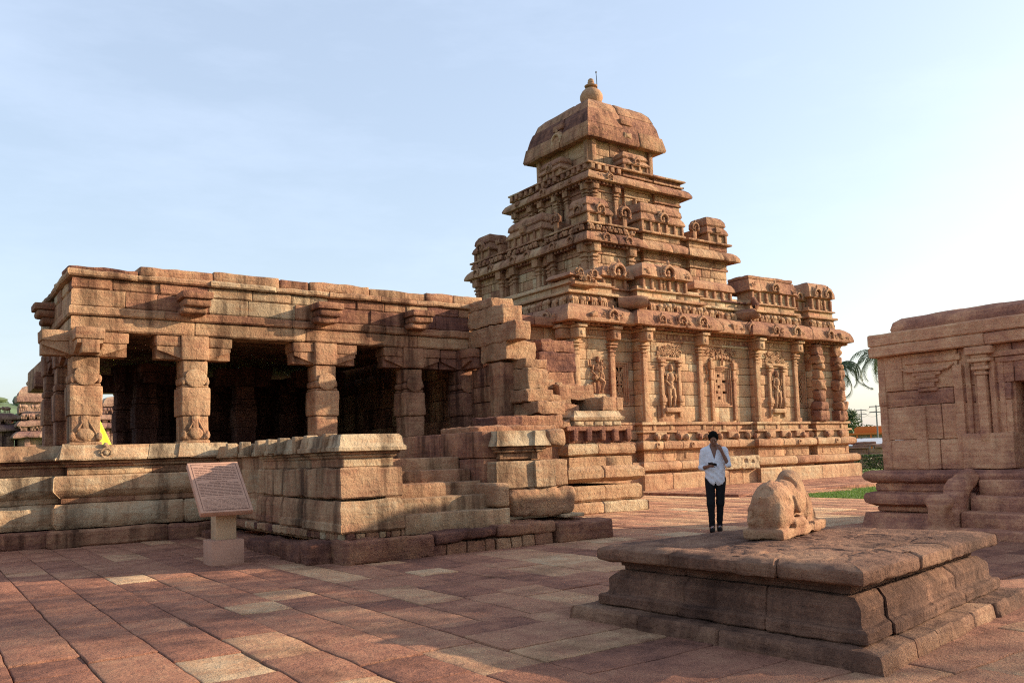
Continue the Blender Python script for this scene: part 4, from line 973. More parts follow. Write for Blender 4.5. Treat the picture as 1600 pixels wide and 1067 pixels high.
# ================================================================ NANDI PLATFORM
plat = thing('low_platform', 'low moulded stone platform with cracked top slabs in the right foreground', 'platform', (6.3, 4.6, 0))
def build_platform():
    A, B, C_, D = np.array((5.02, 3.24)), np.array((7.75, 3.70)), np.array((7.25, 5.62)), np.array((4.87, 5.60))
    mb = MB(); P = [A, B, C_, D]
    sweep(mb, P, [(-.5, -.03), (.19, -.03), (.20, -.01), (.19, .085), (.175, .11), (-.5, .12)], True, ln=(.35, .95), amp=.009, sc=9, res=.045, tm=.24, ts=.12, g=.016, joff=.018)
    mb.build('base_course', M_PLAT, plat)
    mb = MB()
    sweep(mb, P, [(-.5, .12), (.02, .12), (.03, .13), (.03, .195), (.015, .21), (-.02, .215), (-.035, .235), (-.035, .335), (-.05, .355), (-.105, .405), (-.5, .41)], True, ln=(.42, .95), amp=.0065, sc=9, res=.05, tm=.13, ts=.08, g=.014, joff=.010)
    sweep(mb, P, [(-.5, .41), (-.14, .41), (-.14, .44), (-.12, .445), (-.12, .47), (-.09, .475), (-.5, .49)], True, ln=(.7, 1.6), amp=.005, sc=8, res=.08, tm=.10, ts=.05)
    mb.build('moulded_body', M_PLAT, plat)
    mb = MB()
    sweep(mb, P, [(-.45, .478), (-.02, .480), (.028, .497), (.036, .51), (.036, .575), (.028, .588), (-.05, .615), (-.12, .620), (-.26, .605), (-.45, .56)], True, ln=(.5, 1.2), amp=.0065, sc=8, res=.05, tm=.26, ts=.10, g=.020, joff=.014)
    mb.build('rim_slab', M_PLAT, plat)
    # paved top, worn and uneven
    mb = MB(); n = 130; us = np.linspace(0, 1, n)
    A2, B2, C2, D2 = [p+(np.mean([A, B, C_, D], 0)-p)*.045 for p in (A, B, C_, D)]
    V = []
    for v in us:
        for u in us:
            q = (A2*(1-u)+B2*u)*(1-v)+(D2*(1-u)+C2*u)*v; V.append((q[0], q[1], .602))
    V = np.array(V); e = np.minimum.reduce([np.tile(us, n), 1-np.tile(us, n), np.repeat(us, n), 1-np.repeat(us, n)])
    Q = np.column_stack([V[:, 0], V[:, 1], V[:, 0]*0])
    lay = vn(Q*np.array([2.2, 2.6, 1]), 5)+.5*vn(Q*5.5, 6)+.25*vn(Q*12, 8)
    V[:, 2] += np.clip(e*.3, 0, .020)+.018*np.floor(lay*2.2)/2.2+.006*vn(Q*9, 7)
    uu_, vv_ = np.tile(us, n)+.012*vn(Q*4, 21), np.repeat(us, n)+.014*vn(Q*4, 22)
    for a_ in (.13, .36, .62, .85): V[:, 2] -= .016*np.exp(-((vv_-a_)/.006)**2)
    for a_, b_, c_ in ((.3, 0, .36), (.68, 0, .36), (.18, .36, .62), (.52, .36, .62), (.8, .36, .62), (.4, .62, 1), (.72, .62, 1)): V[:, 2] -= .016*np.exp(-((uu_-a_)/.005)**2)*(vv_ > b_)*(vv_ < c_)
    F = [(j*n+i, j*n+i+1, (j+1)*n+i+1, (j+1)*n+i) for j in range(n-1) for i in range(n-1)]
    T = .26+.2*vn(Q*1.3, 9); mb.add(V, F, [float(T[f[0]]) for f in F]); mb.build('worn_top', M_PLAT, plat)
    mb = MB(); sbox(mb, ID, (5.15, 3.75, 0), (7.0, 5.35, .55), t=.2); mb.build('core', M_PLAT, plat)
build_platform()

# ---- bull statue
def build_bull():
    def f(P):
        b = bxs(P, (.60, 0, .05), (.635, .26, .055), .03)
        d = els(P, (.24, 0, .29), (.27, .235, .235)); d = su(d, bxs(P, (.22, 0, .15), (.20, .20, .09), .08), .06); d = su(d, els(P, (.62, .0, .30), (.40, .215, .20)), .08)
        d = su(d, els(P, (.16, -.17, .20), (.17, .09, .14)), .04); d = su(d, els(P, (.16, .17, .20), (.17, .09, .14)), .04)
        d = su(d, cap(P, (.60, .0, .36), (.72, .0, .45), .20, .155), .06)         # hump
        d = su(d, cap(P, (.74, 0, .44), (1.18, -.02, .14), .155, .10), .07)         # broken neck and chest running down
        d = su(d, cap(P, (.95, 0, .2), (1.12, 0, .1), .19, .12), .06)
        d = su(d, cap(P, (.30, -.22, .13), (.56, -.23, .13), .06, .045), .02)       # folded hind leg
        d = su(d, cap(P, (.56, -.20, .16), (.50, -.235, .11), .05, .03), .02)
        d = su(d, cap(P, (.80, -.19, .13), (.66, -.22, .12), .05, .04), .02)       # folded foreleg
        d = ss_(d, els(P, (.66, -.25, .20), (.09, .08, .075)), .015)             # hollow under the flank
        d = su(d, cap(P, (-.015, .02, .40), (.012, .03, .12), .020, .022), .03)    # tail
        d = ss_(d, cap(P, (-.045, -.035, .40), (-.015, -.04, .12), .024), .03); d = ss_(d, cap(P, (-.045, .085, .38), (-.01, .10, .12), .018), .03); d = ss_(d, cap(P, (.02, -.16, .44), (.10, -.235, .30), .014), .015)
        d = su(d, cap(P, (.20, -.02, .515), (.50, -.03, .47), .025), .02)
        d = su(d, cap(P, (.42, -.20, .36), (.46, -.225, .25), .03, .045), .02)
        d = ss_(d, cap(P, (.37, -.26, .42), (.36, -.26, .2), .018), .02)
        d = ss_(d, cap(P, (.56, .1, .58), (.60, -.2, .44), .028), .03)
        d = su(b, d, .02)
        return d + .009*np.abs(vn(P*8, 3))+.006*vn(P*15, 4)+.003*vn(P*34, 6)+.008*np.abs(vn(P*4, 5))+.016*(vn(P*np.array((5., 5., 9.)), 12) > .52)
    V, F = snet(f, (-.1, -.36, -.03), (1.33, .36, .68), .014)
    V = V*np.array([1.0, .70, .93]); mb = MB(); a = math.radians(19); V2 = V.copy(); V2[:, 0] = V[:, 0]*math.cos(a)-V[:, 1]*math.sin(a); V2[:, 1] = V[:, 0]*math.sin(a)+V[:, 1]*math.cos(a)
    o0 = np.array((5.88, 4.67, .628)); mb.add(V2+o0, F, .52)
    tag(mb.build('bull_statue', stone_mat('bull_sandstone', stain=.25, bump=.9, grain=3, strata=.3, fine=1.5), at=tuple(o0), ang=75), 'weathered headless stone bull lying on the low platform', 'statue')
build_bull()

# ================================================================ NOTICE BOARD
def build_board():
    M_B = stone_mat('board_pink_stone', pal=[(0, (.36, .195, .135)), (.5, (.46, .265, .185)), (1, (.52, .32, .225))], stain=.06, bump=.15, strata=.2, fine=.5)
    M_P = stone_mat('board_buff_stone', pal=[(0, (.40, .26, .16)), (1, (.52, .37, .23))], stain=.2, bump=.3, fine=.7)
    M_TX = plain('engraved_letters', (.10, .045, .035), .9, .1)
    rz = math.radians(-2)
    t = thing('notice_board', 'pink stone notice board with tilted inscribed slab on a short post', 'notice board', (3.68, 12.45, 0))
    mb = MB(); sbox(mb, ID, (3.46, 12.28, -.02), (3.92, 12.70, .345), r=.006, t=.4, res=.3, amp=.002); mb.build('base', M_B, t)
    mb = MB(); sbox(mb, ID, (3.55, 12.38, .345), (3.84, 12.64, .84), r=.006, t=.6); mb.build('post', M_P, t)
    mb = MB(); rot = Matrix.Rotation(math.radians(44), 3, 'X'); T0 = Vector((3.63, 12.47, 1.08))
    def tr(P):
        P = np.asarray(P, float).reshape(-1, 3); return np.array([tuple(rot @ Vector(p)+T0) for p in P])
    class Tr:
        def __call__(s, P): return tr(P)
    TR = Tr(); W_, H_ = .365, .50
    sbox(mb, TR, (-W_, -H_, -.05), (W_, H_, .035), r=.005, t=.5)
    sl = mb.build('inscribed_slab', M_B, t)
    mb = MB(); zt = .037
    for (a, b, c, d) in ((-W_+.04, -H_+.04, W_-.04, -H_+.045), (-W_+.04, H_-.045, W_-.04, H_-.04), (-W_+.04, -H_+.04, -W_+.045, H_-.04), (W_-.045, -H_+.04, W_-.04, H_-.04)): sbox(mb, TR, (a, b, zt-.004), (c, d, zt+.001), r=.0005, t=.5)
    mb.build('border_line', M_TX, sl)
    # three blocks of small engraved lettering, each with a centred heading (unreadable in the photograph: rows of letter-like strokes)
    mb = MB(); y = H_-.075
    def stroke(x0, y0, x1, y1, wv=.0022):
        d = np.array([x1-x0, y1-y0]); Ln = np.linalg.norm(d)+1e-9; n = np.array([-d[1], d[0]])/Ln*wv
        V = [(x0+n[0], y0+n[1], zt), (x0-n[0], y0-n[1], zt), (x1-n[0], y1-n[1], zt), (x1+n[0], y1+n[1], zt)]; mb.add(tr(V), [(0, 1, 2, 3)], .5)
    def row(y, a, b, h, kind):
        x = a
        while x < b-.01:
            wl = random.uniform(.035, .11); x1 = min(b, x+wl)
            if kind == 'd': stroke(x, y+h, x1, y+h, .0017)
            q = x+.003
            while q < x1-.003:
                if kind == 'd': stroke(q, y+h, q, y+h*random.uniform(0, .3), .0014); stroke(q, y+h*.5, q+.004, y+h*random.uniform(.1, .6), .0013)
                elif kind == 'k': 
                    r = h*.38; pts = [(q+r*math.cos(k_*1.25+1), y+h*.5+r*math.sin(k_*1.25+1)) for k_ in range(5)]
                    for p_, q_ in zip(pts[:-1], pts[1:]): stroke(*p_, *q_, .0015)
                else: stroke(q, y, q+random.uniform(-.001, .003), y+h*random.choice((.6, .6, 1)), .0013); stroke(q, y+h*.5, q+.004, y+h*random.choice((0, .5)), .0012)
                q += h*random.uniform(.55, .8)
            x = x1+.009
    for hd, kind, nr, lh in ((.30, 'd', 8, .0345), (.26, 'k', 9, .0300), (.46, 'l', 10, .0235)):
        row(y-.012, -hd/2, hd/2, .015, kind); y -= .034
        for _ in range(nr): row(y-.01, -W_+.07, W_-.07, .014 if kind != 'l' else .011, kind); y -= lh
        y -= .012
    mb.build('lettering', M_TX, sl)
build_board()

# ================================================================ RIGHT-HAND SHRINE
shrine = thing('small_shrine', 'low flat-roofed stone shrine in shade at the right edge, with a dark doorway', 'shrine', (16, 5.3, 0))
def build_shrine():
    P = [(13.6, 8.2), (13.6, 2.3), (19.0, 2.3), (19.0, 8.2)]
    mb = MB()
    sweep(mb, P, [(-.4, -.03), (.34, -.03), (.30, .02), (.24, .25), (-.4, .27)], True, ln=(1.2, 2.6), amp=.014, res=.15, tm=.2, ts=.07, g=.02)
    sweep(mb, P, BLK(.10, .27, .36), True, tm=.2, amp=.01); sweep(mb, P, TOR(.26, .36, .61, k=.14), True, ln=(1., 2.2), amp=.014, res=.12, tm=.24, ts=.07, g=.02)
    sweep(mb, P, BLK(.10, .61, .76), True, tm=.25, amp=.012); sweep(mb, P, TOR(.24, .76, .96, k=.10), True, ln=(1.2, 2.4), amp=.018, res=.12, tm=.3, ts=.07, g=.02)
    mb.build('plinth', M_SHR, shrine)
    mb = MB(); zs = [.96, 1.46, 2.02, 2.28, 2.88]
    for k, (fr, Ln) in enumerate(seg_frames(P, True)): courses(mb, fr, 0, Ln, zs, th=.45, ops=[(2.15, 3.45, .9, 2.55)] if k == 0 else (), ln=(.7, 1.4), tm=.40, ts=.10, amp=.012, res=.25, r=.015, joff=.008)
    fr = Fr(13.6, 8.2, -90)
    for u0, u1, z0, z1, d in ((.0, .13, .96, 2.86, .02), (.17, .45, 2.28, 2.86, .03), (.0, .16, .96, 1.44, .03), (.62, .80, .97, 2.0, .035), (.0, .14, 2.04, 2.28, .04)):
        sbox(mb, fr, (u0, -.1, z0), (u1, d, z1), r=.015, t=.4, amp=.008, res=.2)
    sbox(mb, fr, (.50, -.1, 2.70), (1.42, .03, 2.80), r=.01, t=.4, amp=.006)
    mb.build('wall', M_SHR, shrine)
    mb = MB()
    for hw, z0, z1, d in ((.30, 2.56, 2.60, .07), (.24, 2.50, 2.56, .05), (.16, 2.44, 2.50, .07), (.19, 2.38, 2.44, .05), (.13, 2.30, 2.38, .06), (.16, 2.24, 2.30, .04)): sbox(mb, fr, (.86-hw, -.05, z0), (.86+hw, d, z1), r=.012, t=.38, amp=.006)
    for q in (-1, 1): tube(mb, fr, [(.86+q*.22, .02, 2.60), (.86+q*.36, .03, 2.60), (.86+q*.45, .03, 2.66)], [.035, .03, .015], t=.38, n=6)
    mb.build('relief_carving', M_SHR, shrine)
    # door surround
    mb = MB()
    for u0, u1, d, za in ((1.30, 1.44, .05, .97), (1.48, 1.56, .03, 1.5), (1.60, 1.66, .0, 1.5), (1.86, 1.94, .06, 1.5), (1.97, 2.05, .02, 1.5), (2.07, 2.12, -.02, 1.5), (2.12, 2.17, -.06, 1.5)):
        sbox(mb, fr, (u0, -.3, za), (u1, d, 2.62), r=.012, t=.38, amp=.006, res=.2)
    sbox(mb, fr, (1.40, -.3, .97), (2.17, .10, 1.52), r=.02, t=.42, amp=.012, res=.12)
    for g, d in ((0, .06), (.09, .03), (.17, -.01)): sbox(mb, fr, (1.86+g, -.3, 2.76-g-.08), (3.75-g, d, 2.76-g), r=.01, t=.38, amp=.005)
    for u0, u1, d in ((3.45, 3.5, -.06), (3.5, 3.6, .02), (3.66, 3.75, .06)): sbox(mb, fr, (u0, -.3, .97), (u1, d, 2.62), r=.012, t=.38)
    sf = mb.build('door_frame', M_SHR, shrine)
    for uc in (1.76, 3.9):
        mb = MB(); sbox(mb, fr, (uc-.07, -.1, 1.4), (uc+.07, .11, 2.42), r=.015, t=.42, amp=.006, res=.2)
        for hw, z0, z1 in ((.10, 2.42, 2.47), (.07, 2.47, 2.50), (.13, 2.50, 2.56), (.09, 2.56, 2.62), (.17, 2.62, 2.68), (.20, 2.74, 2.86), (.12, 2.68, 2.74)): sbox(mb, fr, (uc-hw, -.1, z0), (uc+hw, .08+hw*.5, z1), r=.015, t=.42, amp=.005)
        mb.build('pilaster', M_SHR, shrine)
    mb = MB()
    PE_ = [(13.6, 8.1), (13.6, 2.3), (19.0, 2.3), (19.0, 8.1)]
    sweep(mb, PE_, BLK(.15, 2.88, 3.06, inn=-.6, c=.02), True, ln=(1.3, 1.9), amp=.008, res=.2, tm=.42, ts=.05, g=.012); sweep(mb, PE_, BLK(.17, 3.065, 3.27, inn=-.6, c=.02), True, ln=(1.2, 3.6), amp=.008, res=.2, tm=.45, ts=.05, g=.012)
    mb.build('eave', M_SHR, shrine)
    mb = MB(); sweep(mb, [(13.85, 7.85), (13.85, 2.6), (18.7, 2.6), (18.7, 7.85)], [(-1.2, 3.27), (.10, 3.27), (.13, 3.34), (.10, 3.46), (.0, 3.54), (-.2, 3.57), (-1.2, 3.62)], True, ln=(3, 4), amp=.016, res=.15, tm=.3, ts=.05)
    sbox(mb, ID, (14.6, 3.2, 3.0), (18.0, 7.2, 3.61), t=.3); mb.build('roof', M_SHR, shrine)
    for i, z in enumerate((.14, .36, .58, .81)):
        mb = MB(); x0 = 12.40+.30*i; sbox(mb, ID, (x0, 4.0 if i else 3.6, -.03 if i == 0 else z-.24), (14.0, 6.50 if i else 6.9, z), r=.03, res=.1, amp=.014, sc=3, t=.24); mb.build('step', M_SHR, shrine)
    mb = MB(); sbox(mb, ID, (13.62, 4.5, .81), (14.3, 6.2, .97), r=.02, t=.25, amp=.01, res=.15); mb.build('threshold', M_SHR, shrine)
    for yc in (6.66, 3.9):
        def f(Pp):
            q = Pp.copy(); 
            d = cap(q, (13.32, yc, .84), (12.95, yc, .68), .15, .17); d = su(d, cap(q, (12.95, yc, .68), (12.78, yc, .30), .17, .15), .05)
            d = su(d, bxs(q, (13.0, yc, .3), (.32, .13, .32), .06), .05); d = su(d, bxs(q, (12.42, yc, .24), (.14, .13, .26), .06), .03)
            d = su(d, cap(q, (12.42, yc-.08, .52), (12.42, yc+.08, .52), .12), .03); d = su(d, bxs(q, (12.42, yc, .05), (.17, .16, .08), .03), .03)
            d = ss_(d, cap(q, (12.60, yc-.3, .46), (12.60, yc+.3, .46), .04), .03); d = su(d, bxs(q, (12.66, yc, .18), (.16, .12, .2), .04), .03)
            return d+.012*vn(q*9, 3)+.006*vn(q*20, 4)
        V, F = snet(f, (12.15, yc-.3, -.05), (13.55, yc+.3, 1.1), .024)
        mb = MB(); mb.add(V, F, .3); mb.build('carved_balustrade', M_SHR, shrine, ang=80)
build_shrine()

# fallen carved beam lying on the temple plinth
def build_beam():
    def f(P):
        d = bxs(P, (0, 0, .27), (1.05, .27, .25), .06)
        d = ss_(d, bxs(P, (.98, -.05, .30), (.12, .07, .09), .01), .01); d = ss_(d, bxs(P, (.62, -.30, .30), (.07, .09, .06), .01), .01); d = ss_(d, bxs(P, (.25, -.3, .32), (.10, .07, .07), .02), .02)
        return d+.020*vn(P*5, 2)+.014*vn(P*12, 3)
    V, F = snet(f, (-1.2, -.4, -.05), (1.2, .4, .62), .03); a = math.radians(-3)
    V2 = V.copy(); V2[:, 0] = V[:, 0]*math.cos(a)-V[:, 1]*math.sin(a); V2[:, 1] = V[:, 0]*math.sin(a)+V[:, 1]*math.cos(a)
    o0 = np.array((25.55, 21.42, .60)); mb = MB(); mb.add(V2+o0, F, .95)
    tag(mb.build('carved_stone_beam', M_ROUGH, at=tuple(o0), ang=75), 'pale broken carved stone beam lying on the temple plinth behind the man', 'stone block')
build_beam()

# ================================================================ PERSON
def build_person():
    v = np.array((.748, .664)); r = np.array((.664, -.748)); O = np.array((11.22, 9.87))
    def W(V):
        V = np.asarray(V, float); return np.column_stack([O[0]+V[:, 0]*r[0]-V[:, 1]*v[0], O[1]+V[:, 0]*r[1]-V[:, 1]*v[1], V[:, 2]])
    skin = plain('brown_skin', (.19, .09, .058), .5, .08, 20, 0, .35); shirtm = plain('white_cotton_shirt', (.62, .63, .68), .9, .05, 30, .35, .2)
    trm = plain('black_trousers', (.010, .010, .012), .85, .2, 30, .2, .15); hairm = plain('black_hair', (.006, .005, .005), .9, .3, 60, .6, .05); shoem = plain('black_shoes', (.012, .011, .010), .9, .2, 20, 0, .1)
    hk = [(-.09, .03, .09), (-.092, .06, .49), (-.088, 0, .90)]; hk2 = [(.035, -.13, .09), (.062, -.03, .49), (.088, -.01, .90)]
    sh1, el1, ha1 = (-.168, 0, 1.375), (-.222, -.01, 1.085), (-.10, .20, 1.125)
    sh2, el2, ha2 = (.168, 0, 1.375), (.228, .09, 1.125), (.125, .150, 1.375)
    hc = np.array((.0, .055, 1.585)); th = math.radians(-24); Rh = np.array([[1, 0, 0], [0, math.cos(th), -math.sin(th)], [0, math.sin(th), math.cos(th)]])
    def hp(x, y, z): return tuple(hc+Rh@np.array((x, y, z)))
    def head(P):
        d = els(P, hp(0, -.01, .02), (.074, .092, .098), Rh); d = su(d, els(P, hp(0, .028, -.055), (.050, .058, .062), Rh), .03)
        d = su(d, cap(P, hp(0, .082, .005), hp(0, .102, -.028), .009, .014), .012)           # nose
        d = su(d, cap(P, hp(-.03, .078, .022), hp(.03, .078, .022), .010), .012)             # brow
        for q in (-1, 1):
            d = ss_(d, els(P, hp(q*.030, .088, .004), (.017, .012, .009), Rh), .008); d = su(d, els(P, hp(q*.030, .076, .004), (.013, .011, .010), Rh), .004)
            d = su(d, els(P, hp(q*.076, -.005, -.01), (.010, .018, .030), Rh), .008)
        d = su(d, cap(P, hp(-.018, .083, -.058), hp(.018, .083, -.058), .008), .006); d = su(d, els(P, hp(0, .07, -.095), (.022, .02, .016), Rh), .015)
        return d
    def hand(P, wr, pl, fdir, side, curl):
        """palm + five separate bent fingers"""
        wr, pl, f = np.array(wr), np.array(pl), np.array(fdir, float); f /= np.linalg.norm(f); s = np.array(side, float); s /= np.linalg.norm(s); c = np.array(curl, float); c /= np.linalg.norm(c)
        d = cap(P, wr, pl, .026, .030); 
        for k, ln in enumerate((.070, .080, .074, .056)):
            b = pl+s*(.030-.020*k)+f*.020; m = b+f*ln*.5+c*.012; e = m+f*ln*.18+c*ln*.45
            d = su(d, cap(P, b, m, .0098, .0088), .005); d = np.minimum(d, cap(P, m, e, .0088, .0075))
        tb = wr*.45+pl*.55+s*.030; tm = tb+s*.022+f*.022; te = tm+f*.026+c*.016
        d = su(d, cap(P, tb, tm, .012, .011), .006); return np.minimum(d, cap(P, tm, te, .011, .008))
    def body(P):
        d = els(P, (0, 0, 1.27), (.155, .095, .20)); d = su(d, els(P, (0, 0, .98), (.145, .10, .15)), .08); d = su(d, cap(P, (-.14, 0, 1.38), (.14, 0, 1.38), .055), .05)
        d = su(d, cap(P, (0, .0, 1.38), hp(0, -.02, -.05), .056, .050), .03); d = su(d, head(P), .02)
        for a, b, c in (hk, hk2): d = su(d, cap(P, c, b, .080, .054), .04); d = su(d, cap(P, b, a, .052, .036), .02); d = su(d, cap(P, a, (a[0], a[1]+.12, .035), .036, .030), .02)
        d = su(d, cap(P, sh1, el1, .047, .037), .03); d = su(d, cap(P, el1, ha1, .037, .025), .015); d = su(d, cap(P, sh2, el2, .047, .037), .03); d = su(d, cap(P, el2, ha2, .037, .025), .015)
        d = su(d, hand(P, ha1, (-.06, .245, 1.135), (.75, .5, .1), (0, .3, .95), (.3, -.9, 0)), .01)
        d = su(d, hand(P, ha2, (.102, .150, 1.432), (-.40, .0, .90), (-.8, -.5, -.1), (-.6, -.6, -.2)), .01)
        return d
    def shirt(P):
        d = els(P, (0, 0, 1.25), (.178, .118, .26)); d = su(d, cap(P, (-.145, 0, 1.375), (.145, 0, 1.375), .066), .05)
        d = su(d, els(P, (0, 0, 1.02), (.158, .118, .24)), .08); d = su(d, bxs(P, (0, 0, .95), (.150, .105, .17), .08), .06)
        d = su(d, cap(P, sh1, (el1[0]+.004, el1[1], el1[2]+.015), .064, .052), .03); d = su(d, cap(P, sh2, (el2[0], el2[1], el2[2]+.01), .064, .050), .03)
        d = su(d, cap(P, (el1[0], el1[1], el1[2]+.02), (el1[0]+.03, el1[1]+.06, el1[2]+.012), .050, .044), .01)
        d = su(d, cap(P, (0, -.01, 1.41), (0, .005, 1.475), .074, .070), .02)
        # folds
        d = d+.004*np.sin(P[:, 2]*60+P[:, 0]*45+3*vn(P*7, 2))*np.clip((1.35-P[:, 2])*3, 0, 1)+.006*vn(P*16, 8)
        # open collar: V cut, neck hole, hem
        vv = np.maximum(np.abs(P[:, 0])-(P[:, 2]-1.235)*.30, .02-P[:, 1]); d = np.maximum(d, -vv)
        d = np.maximum(d, -cap(P, (0, .02, 1.36), (0, .06, 1.62), .055, .066))
        hem = .785+.9*np.clip(np.abs(P[:, 0])*.0, 0, 1)+.06*np.clip(np.abs(P[:, 0])*7-.35, 0, 1)+.05*np.exp(-(P[:, 0]/.018)**2)*(P[:, 1] > 0)
        return np.maximum(d, hem-P[:, 2])
    def trous(P):
        d = els(P, (0, 0, .92), (.148, .112, .14))
        for a, b, c in (hk, hk2): d = su(d, cap(P, c, b, .090, .066), .03); d = su(d, cap(P, b, a, .064, .047), .03)
        d = d+.005*vn(P*14, 5)+.003*np.sin(P[:, 2]*55+4*vn(P*6, 1))*np.exp(-((P[:, 2]-.16)/.12)**2); return np.maximum(d, np.maximum(P[:, 2]-.98, .075-P[:, 2]))
    def hair(P):
        d = els(P, hp(0, -.016, .034), (.086, .102, .098), Rh)+.006*vn(P*45, 3)+.006*vn(P*22, 4)
        q = (P-hc)@Rh; return np.maximum(d, np.maximum((.075-q[:, 2])-(.075+.055)*np.clip((.075-q[:, 1])/.075, 0, 1)**.6+.004*vn(P*60, 9), -(q[:, 2]+.065)))
    def shoe(a, yaw):
        def f(P):
            c_ = np.array((a[0], a[1]+.055, .035)); d = els(P, c_, (.046, .125, .052)); d = su(d, els(P, (a[0], a[1]-.01, .07), (.044, .058, .055)), .03); return np.maximum(d, .002-P[:, 2])
        return f
    p = thing('person', 'young man in a white rolled-sleeve shirt and black trousers, looking down at a phone', 'person', (O[0], O[1], 0))
    def mk(name, f, lo, hi, h, m, par):
        V, F = snet(f, lo, hi, h); mb = MB(); mb.add(W(V), [q[::-1] for q in F], .5); return mb.build(name, m, par, ang=80)
    mk('body', body, (-.34, -.25, -.01), (.34, .36, 1.73), .0078, skin, p)
    mk('hair', hair, (-.12, -.12, 1.45), (.12, .20, 1.75), .0078, hairm, p)
    s_ = mk('shirt', shirt, (-.34, -.18, .70), (.34, .24, 1.52), .0085, shirtm, p)
    mk('trousers', trous, (-.22, -.24, .04), (.22, .20, 1.02), .0095, trm, p)
    for a in (hk[0], hk2[0]):
        so = mk('shoe', shoe(a, 0), (a[0]-.08, a[1]-.12, -.01), (a[0]+.08, a[1]+.2, .16), .007, shoem, p)
        mb = MB(); mb.add(W(np.array([(a[0]-.02, a[1]+.11, .083), (a[0]-.012, a[1]+.115, .083), (a[0]+.035, a[1]+.02, .112), (a[0]+.026, a[1]+.015, .113)])), [(0, 1, 2, 3)], .5); mb.build('stripe', shirtm, so)
    mb = MB(); 
    for z in (1.20, 1.11, 1.02, .93, .86): ell(mb, ID, (.0, .0, 0), (.0001,)*3) if False else None
    bm = MB()
    for z, y in ((1.19, .112), (1.10, .118), (1.01, .120), (.92, .118), (.85, .112)):
        V = W(np.array([(0.0, y, z)])); c = V[0]; ell(bm, ID, tuple(c), (.006, .006, .006), t=.5)
    bm.build('buttons', trm, s_)
    # eyes
    for q in (-1, 1):
        mb = MB(); c = W(np.array([hp(q*.030, .082, .004)]))[0]; ell(mb, ID, tuple(c), (.009, .009, .007)); mb.build('eye', plain('eye_white', (.35, .33, .30), .3, .02), p)
    mb = MB(); phm = plain('phone_black', (.012, .012, .014), .25, .05)
    T = Matrix.Rotation(math.radians(35), 3, 'X') @ Matrix.Rotation(math.radians(12), 3, 'Y')
    class Ph:
        def __call__(s, P): return W(np.array([tuple(T @ Vector(q)+Vector((-.035, .275, 1.155))) for q in np.asarray(P)]))
    sbox(mb, Ph(), (-.072, -.036, -.005), (.072, .036, .005), r=.004, t=.5)
    c = W(np.array([(-.035, .275, 1.155)]))[0]
    tag(mb.build('mobile_phone', phm, at=tuple(c)), 'black mobile phone held at chest height by the man', 'phone')
build_person()

# ================================================================ VEGETATION
M_LEAF = leafmat('broad_leaves', (.018, .038, .010), (.060, .105, .025)); M_PALM = leafmat('palm_leaves', (.030, .050, .014), (.10, .13, .045), .25); M_BARK = plain('bark', (.10, .075, .055), .9, .3, 6, .6)
M_BLADE = leafmat('grass_blades', (.06, .13, .018), (.15, .26, .05), .4)
def tree(name, x, y, h, r, label, cat='tree', group=None, n=2600, leaf=.22, trunk_h=.4, seed=1, mat=None, sq=.75, z0=0.):
    rg = np.random.default_rng(seed); t = thing(name, label, cat, (x, y, z0), group)
    mb = MB(); th = h*trunk_h; top = np.array((x+rg.normal(0, .03)*h, y, z0+th))
    tube(mb, ID, [(x, y, z0-.1), (x+.02*h, y, z0+th*.5), tuple(top)], [h*.035, h*.026, h*.02], n=8, amp=.02)
    cc = np.array((x, y, z0+h-r*sq)); cl = []
    for k in range(13):
        a = rg.uniform(0, 6.28); e = rg.uniform(-.3, 1.2); q = cc+np.array((math.cos(a)*math.cos(e)*r*.62, math.sin(a)*math.cos(e)*r*.62, math.sin(e)*r*.55*sq)); cl.append(q)
        mid = (top+q)/2+rg.normal(0, .05*r, 3); tube(mb, ID, [tuple(top), tuple(mid), tuple(q)], [h*.013, h*.009, h*.004], n=5)
    mb.build('trunk', M_BARK, t)
    mb = MB(); cl = np.array(cl); k = rg.integers(0, len(cl), n); d = rg.normal(0, 1, (n, 3)); d /= np.linalg.norm(d, axis=1)[:, None]; rad = rg.uniform(.35, 1, n)**.5*r*.42*rg.uniform(.7, 1.15, len(cl))[k]
    C = cl[k]+d*rad[:, None]*np.array((1, 1, sq)); a = rg.normal(0, 1, (n, 3)); a /= np.linalg.norm(a, axis=1)[:, None]; b = np.cross(a, d+.3*rg.normal(0, 1, (n, 3))); b /= np.linalg.norm(b, axis=1)[:, None]+1e-9
    s = leaf*rg.uniform(.6, 1.3, n)[:, None]; V = np.stack([C-a*s*.5, C+b*s*.28, C+a*s*.5, C-b*s*.28], 1).reshape(-1, 3)
    mb.add(V, [(4*i, 4*i+1, 4*i+2, 4*i+3) for i in range(n)], np.clip(rg.normal(.5, .25, n), 0, 1).tolist()); mb.build('crown', mat or M_LEAF, t)
    return t
